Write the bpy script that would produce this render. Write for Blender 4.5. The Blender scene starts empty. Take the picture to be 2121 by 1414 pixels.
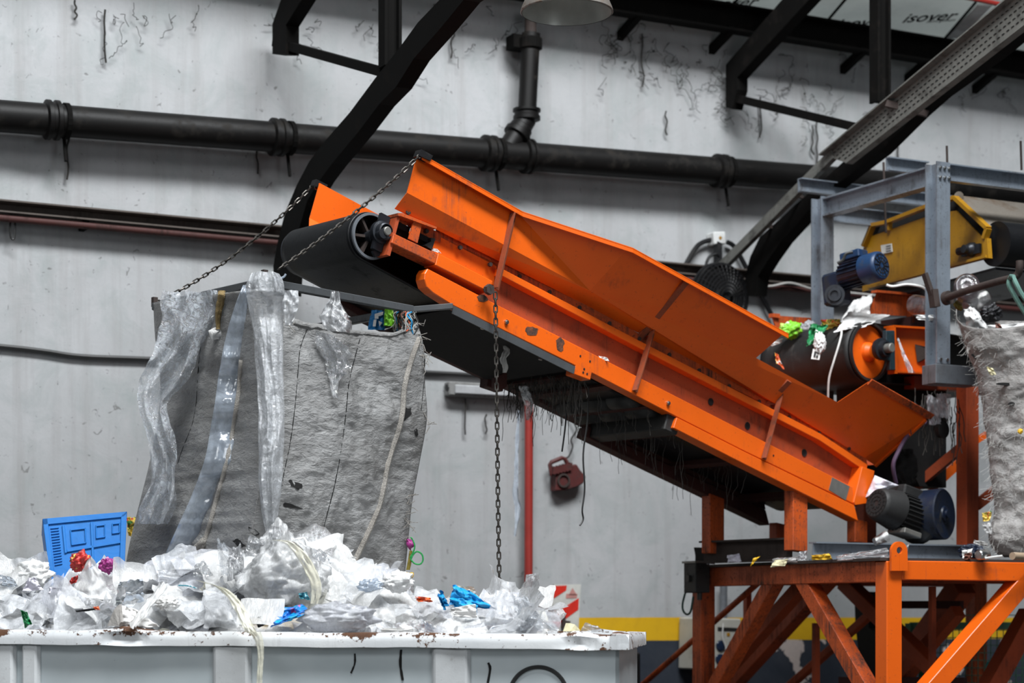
import bpy, bmesh, math, random
from mathutils import Vector, Matrix, noise
from math import sin, cos, pi, radians

V = Vector
SC = bpy.context.scene
COL = SC.collection
random.seed(7)

# ---------------------------------------------------------------- camera geometry (photo frame 2121 x 1414)
F, CX, HY, EYE = 4300.0, 1060.5, 1280.0, 1.6
CAM = V((0, 0, EYE))
UP = V((0, 0, 1))

def ray(px, py):
    return V(((px - CX) / F, 1.0, (HY - py) / F))

def P(px, py, D):
    return CAM + ray(px, py) * D

def hit(px, py, p0, n):
    r = ray(px, py)
    return CAM + r * ((p0 - CAM).dot(n) / r.dot(n))

# wall of the hall: runs away to the right
WP0 = V((0, 17.5, 0))
WD = V((1, .525, 0)).normalized()          # along the wall, to the right
WN = V((WD.y, -WD.x, 0))                   # out of the wall, into the hall

def W(px, py, n=0.0):
    return hit(px, py, WP0 + WN * n, WN)

# inclined conveyor: near side plane (o = 0), o grows towards the camera side
KA = V((.767, .642, 0)).normalized()       # downhill, horizontal
KC = V((-.642, .767, 0)).normalized()      # across, to the far side
K0 = V((-.844, 12.5, 0))

def K(px, py, o=0.0):
    return hit(px, py, K0 - KC * o, KC)

_d = (K(1764, 1007, .09) - K(1032, 632, .09)).normalized()
KS = _d                                    # down the slope
KN = V((-KS.x * KS.z, -KS.y * KS.z, 0))
KN.z = math.hypot(KS.x, KS.y) ** 2
KN.normalize()                             # up, square to the belt

# gantry directions: square to the wall
GW, GC = WD, -WN                           # along the wall / towards the wall

# ---------------------------------------------------------------- mesh builder
class MB:
    def __init__(self):
        self.v, self.f, self.mi, self.cur = [], [], [], 0

    def add(self, vs, fs):
        b = len(self.v)
        self.v.extend(V(x) for x in vs)
        self.f.extend([tuple(b + i for i in f) for f in fs])
        self.mi.extend([self.cur] * len(fs))
        return self

    def prism(self, poly, ext):
        """closed solid from a planar outline and an extrusion vector"""
        n = len(poly)
        ext = V(ext)
        vs = [V(p) for p in poly] + [V(p) + ext for p in poly]
        fs = [tuple(range(n)), tuple(range(2 * n - 1, n - 1, -1))]
        fs += [(i, i + n, (i + 1) % n + n, (i + 1) % n) for i in range(n)]
        return self.add(vs, fs)

    def box(self, c, x, y, z):
        """centre and three half-extent vectors"""
        c, x, y, z = V(c), V(x), V(y), V(z)
        vs = [c + x * a + y * b + z * d for d in (-1, 1) for b in (-1, 1) for a in (-1, 1)]
        return self.add(vs, [(0, 2, 3, 1), (4, 5, 7, 6), (0, 1, 5, 4), (2, 6, 7, 3), (0, 4, 6, 2), (1, 3, 7, 5)])

    def beam(self, a, b, w, h, up=UP):
        """bar from a to b: w across, h along up"""
        a, b = V(a), V(b)
        d = b - a
        L = d.length
        d = d / L
        s = d.cross(V(up))
        if s.length < 1e-5:
            s = d.cross(V((1, 0, 0)))
        s.normalize()
        u = s.cross(d).normalized()
        return self.box((a + b) / 2, d * L / 2, s * w / 2, u * h / 2)

    def angle(self, a, b, l1, l2, t, d1, d2):
        """L-section bar: legs along d1 and d2"""
        a, b, d1, d2 = V(a), V(b), V(d1), V(d2)
        sec = [V((0, 0, 0)), d1 * l1, d1 * l1 + d2 * t, d1 * t + d2 * t, d1 * t + d2 * l2, d2 * l2]
        return self.prism([a + s for s in sec], b - a)

    def channel(self, a, b, h, w, t, up, out):
        """C-section bar opening along out; a, b lie on the back of the web"""
        a, b, up, out = V(a), V(b), V(up).normalized(), V(out).normalized()
        sec = [up * (-h / 2), up * (-h / 2) + out * w, up * (-h / 2 + t) + out * w, up * (-h / 2 + t) + out * t,
               up * (h / 2 - t) + out * t, up * (h / 2 - t) + out * w, up * (h / 2) + out * w, up * (h / 2)]
        return self.prism([a + s for s in sec], b - a)

    def ibeam(self, a, b, h, w, t, up, side):
        a, b, up, side = V(a), V(b), V(up).normalized(), V(side).normalized()
        pts = [(-w / 2, -h / 2), (w / 2, -h / 2), (w / 2, -h / 2 + t), (t / 2, -h / 2 + t), (t / 2, h / 2 - t), (w / 2, h / 2 - t),
               (w / 2, h / 2), (-w / 2, h / 2), (-w / 2, h / 2 - t), (-t / 2, h / 2 - t), (-t / 2, -h / 2 + t), (-w / 2, -h / 2 + t)]
        return self.prism([a + side * x + up * y for x, y in pts], b - a)

    def tube(self, pts, r, n=8, closed=False):
        pts = [V(p) for p in pts]
        m = len(pts)
        rs = r if isinstance(r, (list, tuple)) else [r] * m
        ref = None
        vs = []
        for i, p in enumerate(pts):
            if closed:
                t = pts[(i + 1) % m] - pts[i - 1]
            else:
                t = pts[min(i + 1, m - 1)] - pts[max(i - 1, 0)]
            t.normalize()
            if ref is None:
                ref = t.orthogonal().normalized()
            s = (ref - t * ref.dot(t))
            if s.length < 1e-6:
                s = t.orthogonal()
            s.normalize()
            ref = s
            q = t.cross(s)
            for k in range(n):
                a = 2 * pi * k / n
                vs.append(p + (s * cos(a) + q * sin(a)) * rs[i])
        fs = []
        for i in range(m if closed else m - 1):
            j = (i + 1) % m
            for k in range(n):
                fs.append((i * n + k, i * n + (k + 1) % n, j * n + (k + 1) % n, j * n + k))
        if not closed:
            fs.append(tuple(range(n - 1, -1, -1)))
            fs.append(tuple((m - 1) * n + k for k in range(n)))
        return self.add(vs, fs)

    def lathe(self, p0, axis, prof, n=24, cap0=True, cap1=True):
        """profile [(distance along axis, radius)...]"""
        p0, ax = V(p0), V(axis).normalized()
        s = ax.orthogonal().normalized()
        q = ax.cross(s)
        vs, fs = [], []
        for d, r in prof:
            for k in range(n):
                a = 2 * pi * k / n
                vs.append(p0 + ax * d + (s * cos(a) + q * sin(a)) * r)
        m = len(prof)
        for i in range(m - 1):
            for k in range(n):
                fs.append((i * n + k, i * n + (k + 1) % n, (i + 1) * n + (k + 1) % n, (i + 1) * n + k))
        if cap0:
            fs.append(tuple(range(n - 1, -1, -1)))
        if cap1:
            fs.append(tuple((m - 1) * n + k for k in range(n)))
        return self.add(vs, fs)

    def cyl(self, a, b, r, n=20):
        a, b = V(a), V(b)
        return self.lathe(a, b - a, [(0, r), ((b - a).length, r)], n)

    def ring(self, p0, axis, r0, r1, h, n=32):
        """flat ring (washer): inner r0, outer r1, height h along axis"""
        return self.lathe(p0, axis, [(0, r0), (0, r1), (h, r1), (h, r0), (0, r0)], n, False, False)

    def grid(self, fn, nu, nv, wrap=False):
        vs = [fn(i / (nu if wrap else nu - 1), j / (nv - 1)) for j in range(nv) for i in range(nu)]
        fs = []
        for j in range(nv - 1):
            for i in range(nu if wrap else nu - 1):
                k = (i + 1) % nu
                fs.append((j * nu + i, j * nu + k, (j + 1) * nu + k, (j + 1) * nu + i))
        return self.add(vs, fs)

    def sphere(self, c, r, nu=16, nv=10, sx=None):
        c = V(c)
        def fn(u, v):
            a, b = 2 * pi * u, pi * (v * .998 + .001) - pi / 2
            p = V((cos(a) * cos(b), sin(a) * cos(b), sin(b))) * r
            if sx:
                p = V((p.x * sx[0], p.y * sx[1], p.z * sx[2]))
            return c + p
        return self.grid(fn, nu, nv, True)

    def build(self, name, mat, parent=None, smooth=False, bevel=0, solid=0, subsurf=0, origin=None):
        me = bpy.data.meshes.new(name)
        if parent is not None and origin is None:
            origin = V(parent['_o']) if '_o' in parent else V((0, 0, 0))
        if origin is None:
            lo = [min(v[i] for v in self.v) for i in range(3)]
            hi = [max(v[i] for v in self.v) for i in range(3)]
            origin = V(((lo[0] + hi[0]) / 2, (lo[1] + hi[1]) / 2, lo[2]))
        # children keep their mesh in the parent's frame
        me.from_pydata([tuple(v - origin) for v in self.v], [], self.f)
        if max(self.mi, default=0):
            me.polygons.foreach_set('material_index', self.mi)
        else:
            me.validate()
        bm = bmesh.new()
        bm.from_mesh(me)
        bmesh.ops.recalc_face_normals(bm, faces=bm.faces)
        bm.to_mesh(me)
        bm.free()
        o = bpy.data.objects.new(name, me)
        COL.objects.link(o)
        for m in (mat if isinstance(mat, (list, tuple)) else [mat]):
            me.materials.append(m)
        if smooth:
            for p in me.polygons:
                p.use_smooth = True
            if smooth != 'all':
                me.set_sharp_from_angle(angle=radians(38))
        if parent is None:
            o.location = origin
            o['_o'] = tuple(origin)
        else:
            o.parent = parent
            o['_o'] = tuple(origin)
        if bevel:
            b = o.modifiers.new('bevel', 'BEVEL')
            b.width = bevel
            b.segments = 1
            b.limit_method = 'ANGLE'
            b.angle_limit = radians(50)
        if solid:
            s = o.modifiers.new('solid', 'SOLIDIFY')
            s.thickness = solid
            s.offset = 0
        if subsurf:
            s = o.modifiers.new('sub', 'SUBSURF')
            s.levels = s.render_levels = subsurf
        return o

def tag(o, label, cat, group=None, kind=None):
    if label: o['label'] = label
    if cat: o['category'] = cat
    if group: o['group'] = group
    if kind: o['kind'] = kind
    return o

def struct(o):
    o['kind'] = 'structure'
    return o

def thing(name, label, cat, origin, group=None):
    o = bpy.data.objects.new(name, None)
    o.empty_display_size = .1
    COL.objects.link(o)
    o.location = V(origin)
    o['_o'] = tuple(V(origin))
    return tag(o, label, cat, group)

def lerp(a, b, t):
    return a + (b - a) * t

def poly_at(pts, t):
    """point at fraction t of a polyline"""
    pts = [V(p) for p in pts]
    Ls = [(pts[i + 1] - pts[i]).length for i in range(len(pts) - 1)]
    tot = sum(Ls) * max(0, min(1, t))
    for i, L in enumerate(Ls):
        if tot <= L or i == len(Ls) - 1:
            return pts[i].lerp(pts[i + 1], min(1, tot / L if L else 0))
        tot -= L

def smooth_path(pts, n=6):
    """Catmull-Rom through the points"""
    pts = [V(p) for p in pts]
    out = []
    for i in range(len(pts) - 1):
        p0, p1, p2, p3 = pts[max(i - 1, 0)], pts[i], pts[i + 1], pts[min(i + 2, len(pts) - 1)]
        for k in range(n):
            t = k / n
            out.append(.5 * ((2 * p1) + (p2 - p0) * t + (2 * p0 - 5 * p1 + 4 * p2 - p3) * t * t + (3 * p1 - p0 - 3 * p2 + p3) * t ** 3))
    out.append(pts[-1])
    return out

def fbm(p, o=4):
    return noise.fractal(V(p), 1.0, 2.0, o)

def crease(p):
    return noise.ridged_multi_fractal(V(p), 0.9, 2.0, 3, 1.0, 2.0)
# ---------------------------------------------------------------- materials
class NT:
    def __init__(self, name):
        self.m = bpy.data.materials.new(name)
        self.m.use_nodes = True
        self.t = self.m.node_tree
        self.t.nodes.clear()
        self.out = self.n('ShaderNodeOutputMaterial')
        self._co = None

    def n(self, ty, **kw):
        o = self.t.nodes.new(ty)
        for k, v in kw.items():
            if k in o.inputs:
                o.inputs[k].default_value = v
            else:
                setattr(o, k, v)
        return o

    def l(self, a, b):
        self.t.links.new(a, b)
        return self

    def co(self, scale=(1, 1, 1), rot=(0, 0, 0), world=False):
        if world:
            src = self.n('ShaderNodeNewGeometry').outputs['Position']
        else:
            src = self.n('ShaderNodeTexCoord').outputs['Object']
        mp = self.n('ShaderNodeMapping')
        mp.inputs['Scale'].default_value = scale
        mp.inputs['Rotation'].default_value = rot
        self.l(src, mp.inputs['Vector'])
        return mp.outputs[0]

    def noise(self, vec, scale, detail=4, rough=.6, dist=0):
        t = self.n('ShaderNodeTexNoise')
        t.inputs['Scale'].default_value = scale
        t.inputs['Detail'].default_value = detail
        t.inputs['Roughness'].default_value = rough
        t.inputs['Distortion'].default_value = dist
        self.l(vec, t.inputs['Vector'])
        return t.outputs['Fac']

    def ramp(self, fac, a, b, ca=0.0, cb=1.0):
        r = self.n('ShaderNodeMapRange')
        r.inputs['From Min'].default_value = a
        r.inputs['From Max'].default_value = b
        r.inputs['To Min'].default_value = ca
        r.inputs['To Max'].default_value = cb
        self.l(fac, r.inputs['Value'])
        return r.outputs[0]

    def mix(self, fac, a, b, mode='MIX'):
        m = self.n('ShaderNodeMix', data_type='RGBA', blend_type=mode)
        for sock, x in ((m.inputs[0], fac), (m.inputs[6], a), (m.inputs[7], b)):
            if isinstance(x, bpy.types.NodeSocket):
                self.l(x, sock)
            elif isinstance(x, (int, float)):
                sock.default_value = x
            else:
                sock.default_value = (*x, 1) if len(x) == 3 else x
        return m.outputs[2]

    def math(self, op, a, b=0.0):
        m = self.n('ShaderNodeMath', operation=op)
        for s, x in ((m.inputs[0], a), (m.inputs[1], b)):
            if isinstance(x, bpy.types.NodeSocket):
                self.l(x, s)
            else:
                s.default_value = x
        return m.outputs[0]

    def bsdf(self, col, rough=.5, metal=0.0, bump=None, bstr=.3, bdist=.01, spec=.5, trans=0, sheen=0):
        b = self.n('ShaderNodeBsdfPrincipled')
        for nm, x in (('Base Color', col), ('Roughness', rough), ('Metallic', metal)):
            if isinstance(x, bpy.types.NodeSocket):
                self.l(x, b.inputs[nm])
            elif isinstance(x, (int, float)):
                b.inputs[nm].default_value = x
            else:
                b.inputs[nm].default_value = (*x, 1)
        b.inputs['Specular IOR Level'].default_value = spec
        if bump is not None:
            bn = self.n('ShaderNodeBump')
            bn.inputs['Strength'].default_value = bstr
            bn.inputs['Distance'].default_value = bdist
            self.l(bump, bn.inputs['Height'])
            self.l(bn.outputs[0], b.inputs['Normal'])
            self.nrm = bn.outputs[0]
        self.b = b
        return b.outputs[0]

    def done(self, sh):
        self.l(sh, self.out.inputs['Surface'])
        return self.m

def paint(name, base, dirt=(.03, .022, .018), amt=.5, rough=.42, scale=3.0, metal=0.0, streak=True, bump=.15, var=.12, spec=.5):
    """painted or plain metal with smudges, scratches and grime patches"""
    t = NT(name)
    c = t.co()
    big = t.noise(c, scale, 6, .65)
    fine = t.noise(c, scale * 14, 5, .7)
    hue = t.noise(c, scale * .6, 3)
    col = t.mix(t.ramp(hue, .3, .7), base, tuple(x * (1 - var * 2) for x in base))
    m1 = t.ramp(big, .62 - .22 * amt, .70 - .06 * amt)
    m2 = t.ramp(fine, .64 - .08 * amt, .70 - .06 * amt)
    if streak:
        st = t.noise(t.co((22, 22, 1.2)), 1.5, 5, .7)
        m1 = t.math('MULTIPLY', m1, t.ramp(st, .38, .62))
        m1 = t.math('MAXIMUM', m1, t.math('MULTIPLY', t.ramp(st, .66 - .05 * amt, .74), .55))
    m = t.math('MULTIPLY', t.math('MAXIMUM', m1, t.math('MULTIPLY', m2, .8)), min(1, .45 + amt * .55))
    col = t.mix(m, col, dirt)
    rg = t.ramp(m, 0, 1, rough, min(1, rough + .4))
    return t.done(t.bsdf(col, rg, metal, fine, bump, .004, spec))

def plain(name, base, rough=.6, metal=0.0, var=.15, scale=12, bump=.2, spec=.5):
    t = NT(name)
    c = t.co()
    n = t.noise(c, scale, 5, .65)
    col = t.mix(t.ramp(n, .3, .7), tuple(x * (1 - var) for x in base), tuple(min(1, x * (1 + var)) for x in base))
    return t.done(t.bsdf(col, rough, metal, n, bump, .004, spec))

M = {}
M['orange'] = paint('orange paint', (.78, .118, .005), amt=.2, rough=.38, var=.06)
M['orange_worn'] = paint('worn orange paint', (.56, .085, .010), (.030, .018, .012), amt=1.1, rough=.5, scale=4)
M['orange_shaded'] = paint('shaded orange paint', (.40, .062, .014), (.03, .018, .012), amt=.55, rough=.6, scale=4)  # grimy orange, darkened for the shade on recessed and rear parts
M['rust'] = paint('rusted dark steel', (.040, .026, .022), (.012, .010, .008), amt=.7, rough=.8, scale=6)
M['strut'] = paint('weathered orange strut', (.30, .065, .022), (.05, .03, .022), amt=.75, rough=.62, scale=9)
M['black_steel'] = paint('black steel', (.007, .007, .008), (.022, .02, .018), amt=.4, spec=.3, rough=.5, scale=6, streak=False)
M['truss'] = paint('soot dark truss steel', (.003, .0027, .0024), (.010, .008, .007), amt=.4, rough=.85, spec=.12, scale=8, streak=False)
M['grey_steel'] = paint('grey steel bar', (.065, .07, .075), (.02, .02, .02), amt=.4, rough=.45, scale=8)
M['galv'] = paint('blue grey steel', (.26, .30, .35), (.045, .036, .03), amt=.65, rough=.36, scale=4, metal=.45)
M['galv_dark'] = paint('shop primed steel', (.15, .165, .185), (.05, .04, .035), amt=.6, rough=.5, scale=5, metal=.2)
M['yellow'] = paint('yellow paint', (.36, .175, .004), (.05, .03, .01), amt=.5, rough=.45, scale=4)
M['rubber'] = paint('black belt rubber', (.003, .0034, .0045), (.010, .010, .012), amt=.25, rough=.45, spec=.35, scale=7, bump=.3)
M['rubber_dusty'] = paint('dusty belt rubber', (.012, .012, .012), (.06, .055, .05), amt=.4, rough=.6, scale=9, bump=.3)
M['grime'] = plain('grime black', (.005, .0045, .0045), .9, var=.5, scale=30)
M['grease'] = paint('greasy cast iron', (.030, .034, .042), (.012, .010, .010), amt=.5, rough=.38, scale=20, metal=.5, streak=False)
M['steel_bright'] = plain('bright steel', (.55, .55, .54), .28, 1.0)
M['chain'] = plain('chain steel', (.085, .078, .07), .42, .8)
M['blue_motor'] = paint('blue motor paint', (.007, .033, .095), (.02, .02, .022), amt=.5, rough=.42, scale=10, streak=False)
M['navy_motor'] = paint('dark blue gear paint', (.004, .011, .032), (.006, .006, .007), amt=.6, rough=.45, scale=10, streak=False)
M['grey_motor'] = paint('dusty grey motor', (.017, .017, .017), (.008, .008, .008), amt=.4, rough=.6, scale=14, streak=False)
M['bluegreen'] = paint('blue green bearing iron', (.022, .050, .065), (.012, .012, .013), amt=.5, rough=.42, scale=14, streak=False)
M['pipe'] = paint('sooty drain pipe', (.0045, .004, .0038), (.017, .014, .011), amt=.4, rough=.5, spec=.22, scale=5, streak=False)
M['red_pipe'] = plain('red pipe paint', (.26, .022, .016), .45, var=.12)
M['red_dusty'] = paint('dusty red plastic', (.075, .010, .009), (.02, .01, .008), amt=.5, rough=.6, scale=16, streak=False)
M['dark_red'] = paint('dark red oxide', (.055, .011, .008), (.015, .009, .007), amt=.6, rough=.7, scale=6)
M['white_enamel'] = paint('white enamel', (.66, .67, .66), (.20, .18, .15), amt=.3, rough=.35, scale=8)
M['grey_plastic'] = plain('grey plastic', (.045, .045, .045), .55)
M['wire_black'] = plain('black wire', (.012, .012, .012), .5)
M['wire_green'] = plain('dark green wire', (.01, .05, .045), .45)
M['wire_white'] = plain('white wire', (.62, .62, .60), .5)
M['rope_green'] = plain('green rope', (.10, .20, .17), .85, scale=60)
M['lamp_skin'] = paint('rusty lamp reflector skin', (.22, .20, .18), (.10, .045, .02), amt=.6, rough=.4, scale=16, metal=.4, streak=False)
M['lamp_inside'] = plain('milky lamp inside', (.42, .43, .40), .35, .2, var=.1)

def skip_paint():
    t = NT('chipped white container paint')
    c = t.co()
    n1 = t.noise(c, 5, 7, .72)
    n2 = t.noise(c, 26, 6, .75)
    sp = t.n('ShaderNodeSeparateXYZ')
    t.l(c, sp.inputs[0])
    z = sp.outputs['Z']
    ed = t.math('MULTIPLY', t.math('MAXIMUM', t.ramp(z, 1.495, 1.512), t.ramp(z, 1.450, 1.436)), .075)
    m = t.math('MAXIMUM', t.ramp(t.math('ADD', n1, ed), .592, .605), t.ramp(t.math('ADD', n2, ed), .64, .66))
    fade = t.noise(c, 1.3, 4)
    base = t.mix(t.ramp(fade, .35, .65), (.60, .62, .64), (.74, .755, .76))
    st = t.noise(t.co((18, 18, .9)), 1.4, 5, .7)
    base = t.mix(t.ramp(st, .55, .72, 0, .35), base, (.30, .29, .28))
    col = t.mix(m, base, t.mix(n2, (.16, .062, .022), (.02, .013, .010)))
    return t.done(t.bsdf(col, t.ramp(m, 0, 1, .33, .85), 0, n1, .25, .01))
M['skip'] = skip_paint()

def skip_body_paint():
    t = NT('grey white container side paint')
    c = t.co()
    n1 = t.noise(c, 30, 6, .75)
    fade = t.noise(c, 1.6, 4)
    base = t.mix(t.ramp(fade, .35, .65), (.48, .54, .56), (.58, .635, .655))
    col = t.mix(t.ramp(n1, .69, .705), base, (.03, .022, .016))
    return t.done(t.bsdf(col, .38, 0, n1, .08, .005))
M['skip_body'] = skip_body_paint()

M['skip_rib'] = paint('white container rib paint', (.66, .68, .69), (.10, .06, .04), amt=.15, rough=.35, scale=5)

def wall_mat():
    t = NT('hall wall plaster')
    c = t.co(world=True)
    sep = t.n('ShaderNodeSeparateXYZ')
    t.l(c, sep.inputs[0])
    z = sep.outputs['Z']
    big = t.noise(c, .55, 6, .62)
    mid = t.noise(c, 2.6, 6, .7, .6)
    fine = t.noise(c, 30, 4, .7)
    streak = t.noise(t.co((5.5, 5.5, .35), world=True), 1.0, 6, .68)
    col = t.mix(t.ramp(big, .35, .68), (.39, .395, .405), (.31, .315, .32))
    col = t.mix(t.ramp(mid, .46, .72, 0, .6), col, (.24, .275, .27))
    col = t.mix(t.ramp(streak, .50, .72, 0, .6), col, (.26, .255, .25))
    # small black specks and scuffs
    sp = t.noise(c, 16, 3, .55, 1.2)
    col = t.mix(t.ramp(sp, .67, .72, 0, .6), col, (.07, .065, .06))
    sp2 = t.noise(t.co((3.2, 3.2, 1.2), world=True), 6, 5, .7, 2.0)
    col = t.mix(t.ramp(sp2, .67, .74, 0, .55), col, (.12, .115, .11))
    col = t.mix(t.ramp(fine, .35, .8, 0, .18), col, (.3, .3, .3))
    # yellow band and dark dado with flaking paint
    edge = t.math('ADD', z, t.ramp(t.noise(c, 3, 3), 0, 1, -.006, .006))
    isband = t.math('LESS_THAN', edge, 1.607)
    isdado = t.math('LESS_THAN', edge, 1.405)
    yel = t.mix(t.ramp(mid, .45, .8), (.60, .35, .008), (.46, .27, .012))
    flake = t.noise(c, 2.0, 5, .55, .4)
    dado = t.mix(t.ramp(mid, .4, .7), (.022, .028, .040), (.036, .042, .054))
    dado = t.mix(t.ramp(flake, .585, .592), dado, t.mix(fine, (.55, .46, .42), (.40, .35, .33)))
    col = t.mix(isband, col, yel)
    col = t.mix(isdado, col, dado)
    hgt = t.math('ADD', t.math('MULTIPLY', mid, .6), t.math('MULTIPLY', fine, .2))
    return t.done(t.bsdf(col, .82, 0, hgt, .35, .02, .25))
M['wall'] = wall_mat()

def foil_mat():
    t = NT('roof insulation foil')
    c = t.co(world=True)
    n = t.noise(c, 1.2, 6, .65)
    f = t.noise(c, 24, 4, .7)
    col = t.mix(t.ramp(n, .35, .7), (.86, .89, .87), (.7, .73, .72))
    col = t.mix(t.ramp(f, .68, .74, 0, .7), col, (.05, .05, .05))
    s1 = t.bsdf(col, .55, 0, n, .3, .02)
    tl = t.n('ShaderNodeBsdfTranslucent')
    t.l(col, tl.inputs[0])
    mx = t.n('ShaderNodeMixShader')
    mx.inputs[0].default_value = .45
    t.l(s1, mx.inputs[1]); t.l(tl.outputs[0], mx.inputs[2])
    return t.done(mx.outputs[0])
M['foil'] = foil_mat()
M['floor'] = plain('concrete floor', (.07, .068, .065), .85, scale=2)

def cloth(name, base, dirt, rough=.75, wr=9.0, amt=.5, sheen=.2, bstr=.9, stretch=(1, 1, 1), bd=.03, vor=.3):
    t = NT(name)
    c = t.co(stretch, (.25, .3, 0))
    w1 = t.noise(c, wr, 6, .62, .5)
    w2 = t.noise(c, wr * 4, 5, .7, .6)
    vs_ = []
    wob = t.n('ShaderNodeVectorMath', operation='ADD')
    t.l(c, wob.inputs[0])
    nz = t.n('ShaderNodeTexNoise')
    nz.inputs['Scale'].default_value = wr * .7
    t.l(c, nz.inputs['Vector'])
    sc0 = t.n('ShaderNodeVectorMath', operation='SCALE')
    sc0.inputs['Scale'].default_value = .16
    t.l(nz.outputs['Color'], sc0.inputs[0])
    t.l(sc0.outputs[0], wob.inputs[1])
    for k in (1.0, 2.3):
        vo = t.n('ShaderNodeTexVoronoi', feature='F1')
        vo.inputs['Scale'].default_value = wr * .75 * k
        t.l(wob.outputs[0], vo.inputs['Vector'])
        vs_.append(vo.outputs['Distance'])
    big = t.noise(c, 1.6, 5, .65)
    h = t.math('ADD', t.math('MULTIPLY', w1, .6), t.math('MULTIPLY', w2, .18))
    h = t.math('ADD', h, t.math('MULTIPLY', vs_[0], vor))
    h = t.math('ADD', h, t.math('MULTIPLY', vs_[1], vor * .5))
    col = t.mix(t.ramp(big, .38, .62, 0, amt), base, dirt)
    col = t.mix(t.ramp(w1, .52, .72, 0, .45), col, dirt)
    col = t.mix(t.ramp(w2, .66, .76, 0, .3), col, (.5, .5, .5))
    s = t.bsdf(col, rough, 0, h, bstr, bd, .5)
    return t.done(s)
M['bag'] = cloth('grey woven bag', (.29, .29, .288), (.11, .106, .10), .34, 17, .6, bstr=.9, stretch=(1, 1, 2.0), bd=.03, vor=.2)
M['felt'] = cloth('matted white grey bag', (.42, .41, .40), (.12, .11, .10), .85, 7, .7, bstr=1.0, stretch=(1, 1, 1.4), bd=.06, vor=.12)
M['webbing'] = cloth('dirty webbing strap', (.50, .47, .43), (.24, .21, .18), .9, 60, .5)
M['webbing_tan'] = cloth('tan frayed rope', (.42, .30, .13), (.22, .15, .07), .95, 60, .5)

def film(name, tint=(1, 1, 1), haze=.35, gloss=.25, rough=.12, wr=14, hz_col=(.85, .88, .92), bstr=.6, streak=False):
    """thin plastic film: see-through, hazy along its creases, glossy"""
    t = NT(name)
    c = t.co()
    w = t.noise(c, wr, 6, .65, 1.5)
    w2 = t.noise(c, wr * 3.5, 4, .65, .8)
    h = t.math('ADD', w, t.math('MULTIPLY', w2, .4))
    if streak:
        h = t.math('ADD', h, t.math('MULTIPLY', t.noise(t.co((26, 5, 9), (.4, .3, .8)), 2.2, 5, .7, 1.5), .8))
    bn = t.n('ShaderNodeBump')
    bn.inputs['Strength'].default_value = bstr
    bn.inputs['Distance'].default_value = .02
    t.l(h, bn.inputs['Height'])
    tr = t.n('ShaderNodeBsdfTransparent')
    tr.inputs[0].default_value = (*tint, 1)
    df = t.n('ShaderNodeBsdfDiffuse')
    df.inputs[0].default_value = (*hz_col, 1)
    tl = t.n('ShaderNodeBsdfTranslucent')
    tl.inputs[0].default_value = (*hz_col, 1)
    gl = t.n('ShaderNodeBsdfGlossy')
    gl.inputs['Roughness'].default_value = rough
    for s in (df, tl, gl):
        t.l(bn.outputs[0], s.inputs['Normal'])
    m0 = t.n('ShaderNodeMixShader')
    m0.inputs[0].default_value = .45
    t.l(df.outputs[0], m0.inputs[1]); t.l(tl.outputs[0], m0.inputs[2])
    m1 = t.n('ShaderNodeMixShader')
    hz = t.ramp(w, .40, .66, max(0, haze - .22), min(1, haze + .3))
    t.l(hz, m1.inputs[0])
    t.l(tr.outputs[0], m1.inputs[1]); t.l(m0.outputs[0], m1.inputs[2])
    m2 = t.n('ShaderNodeMixShader')
    fr = t.n('ShaderNodeFresnel')
    fr.inputs[0].default_value = 1.5
    t.l(bn.outputs[0], fr.inputs['Normal'])
    k = t.math('ADD', t.math('MULTIPLY', fr.outputs[0], .8), gloss * .3)
    t.l(k, m2.inputs[0])
    t.l(m1.outputs[0], m2.inputs[1]); t.l(gl.outputs[0], m2.inputs[2])
    return t.done(m2.outputs[0])
M['film'] = film('clear plastic film', haze=.42, gloss=.5, rough=.07, wr=19, bstr=1.0, hz_col=(.84, .91, .99))
M['film_thick'] = film('twisted thick film', haze=.68, gloss=.25, rough=.14, wr=20)
M['film_blue'] = film('bluish film tube', (.86, .93, 1), haze=.62, gloss=.25, hz_col=(.66, .74, .85), wr=5, bstr=.2)
M['film_heap'] = film('crumpled waste film', haze=.64, gloss=.15, rough=.15, wr=6, hz_col=(.93, .95, .98), bstr=.5, streak=True)
M['film_bag'] = film('hazy bag film', haze=.72, gloss=.15, rough=.15, wr=8, hz_col=(.96, .97, .98), bstr=.45, streak=True)
M['film_white'] = film('milky white film', haze=.9, gloss=.12, rough=.25, wr=5, hz_col=(.93, .93, .92), bstr=.5, streak=True)
M['film_cream'] = film('creamy film', haze=.9, gloss=.1, rough=.25, wr=5, hz_col=(.96, .93, .76), bstr=.3)
M['film_grey'] = film('grey hazy film', haze=.7, gloss=.2, rough=.18, wr=7, hz_col=(.80, .82, .88), bstr=.5, streak=True)

def crumple(name, base, var=.15, rough=.35, wr=16, bstr=.6):
    t = NT(name)
    c = t.co()
    w = t.noise(c, wr, 6, .65, 1.2)
    col = t.mix(t.ramp(w, .35, .65), tuple(x * (1 - var) for x in base), tuple(min(1, x * (1 + var)) for x in base))
    return t.done(t.bsdf(col, rough, 0, w, bstr, .02))

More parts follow.
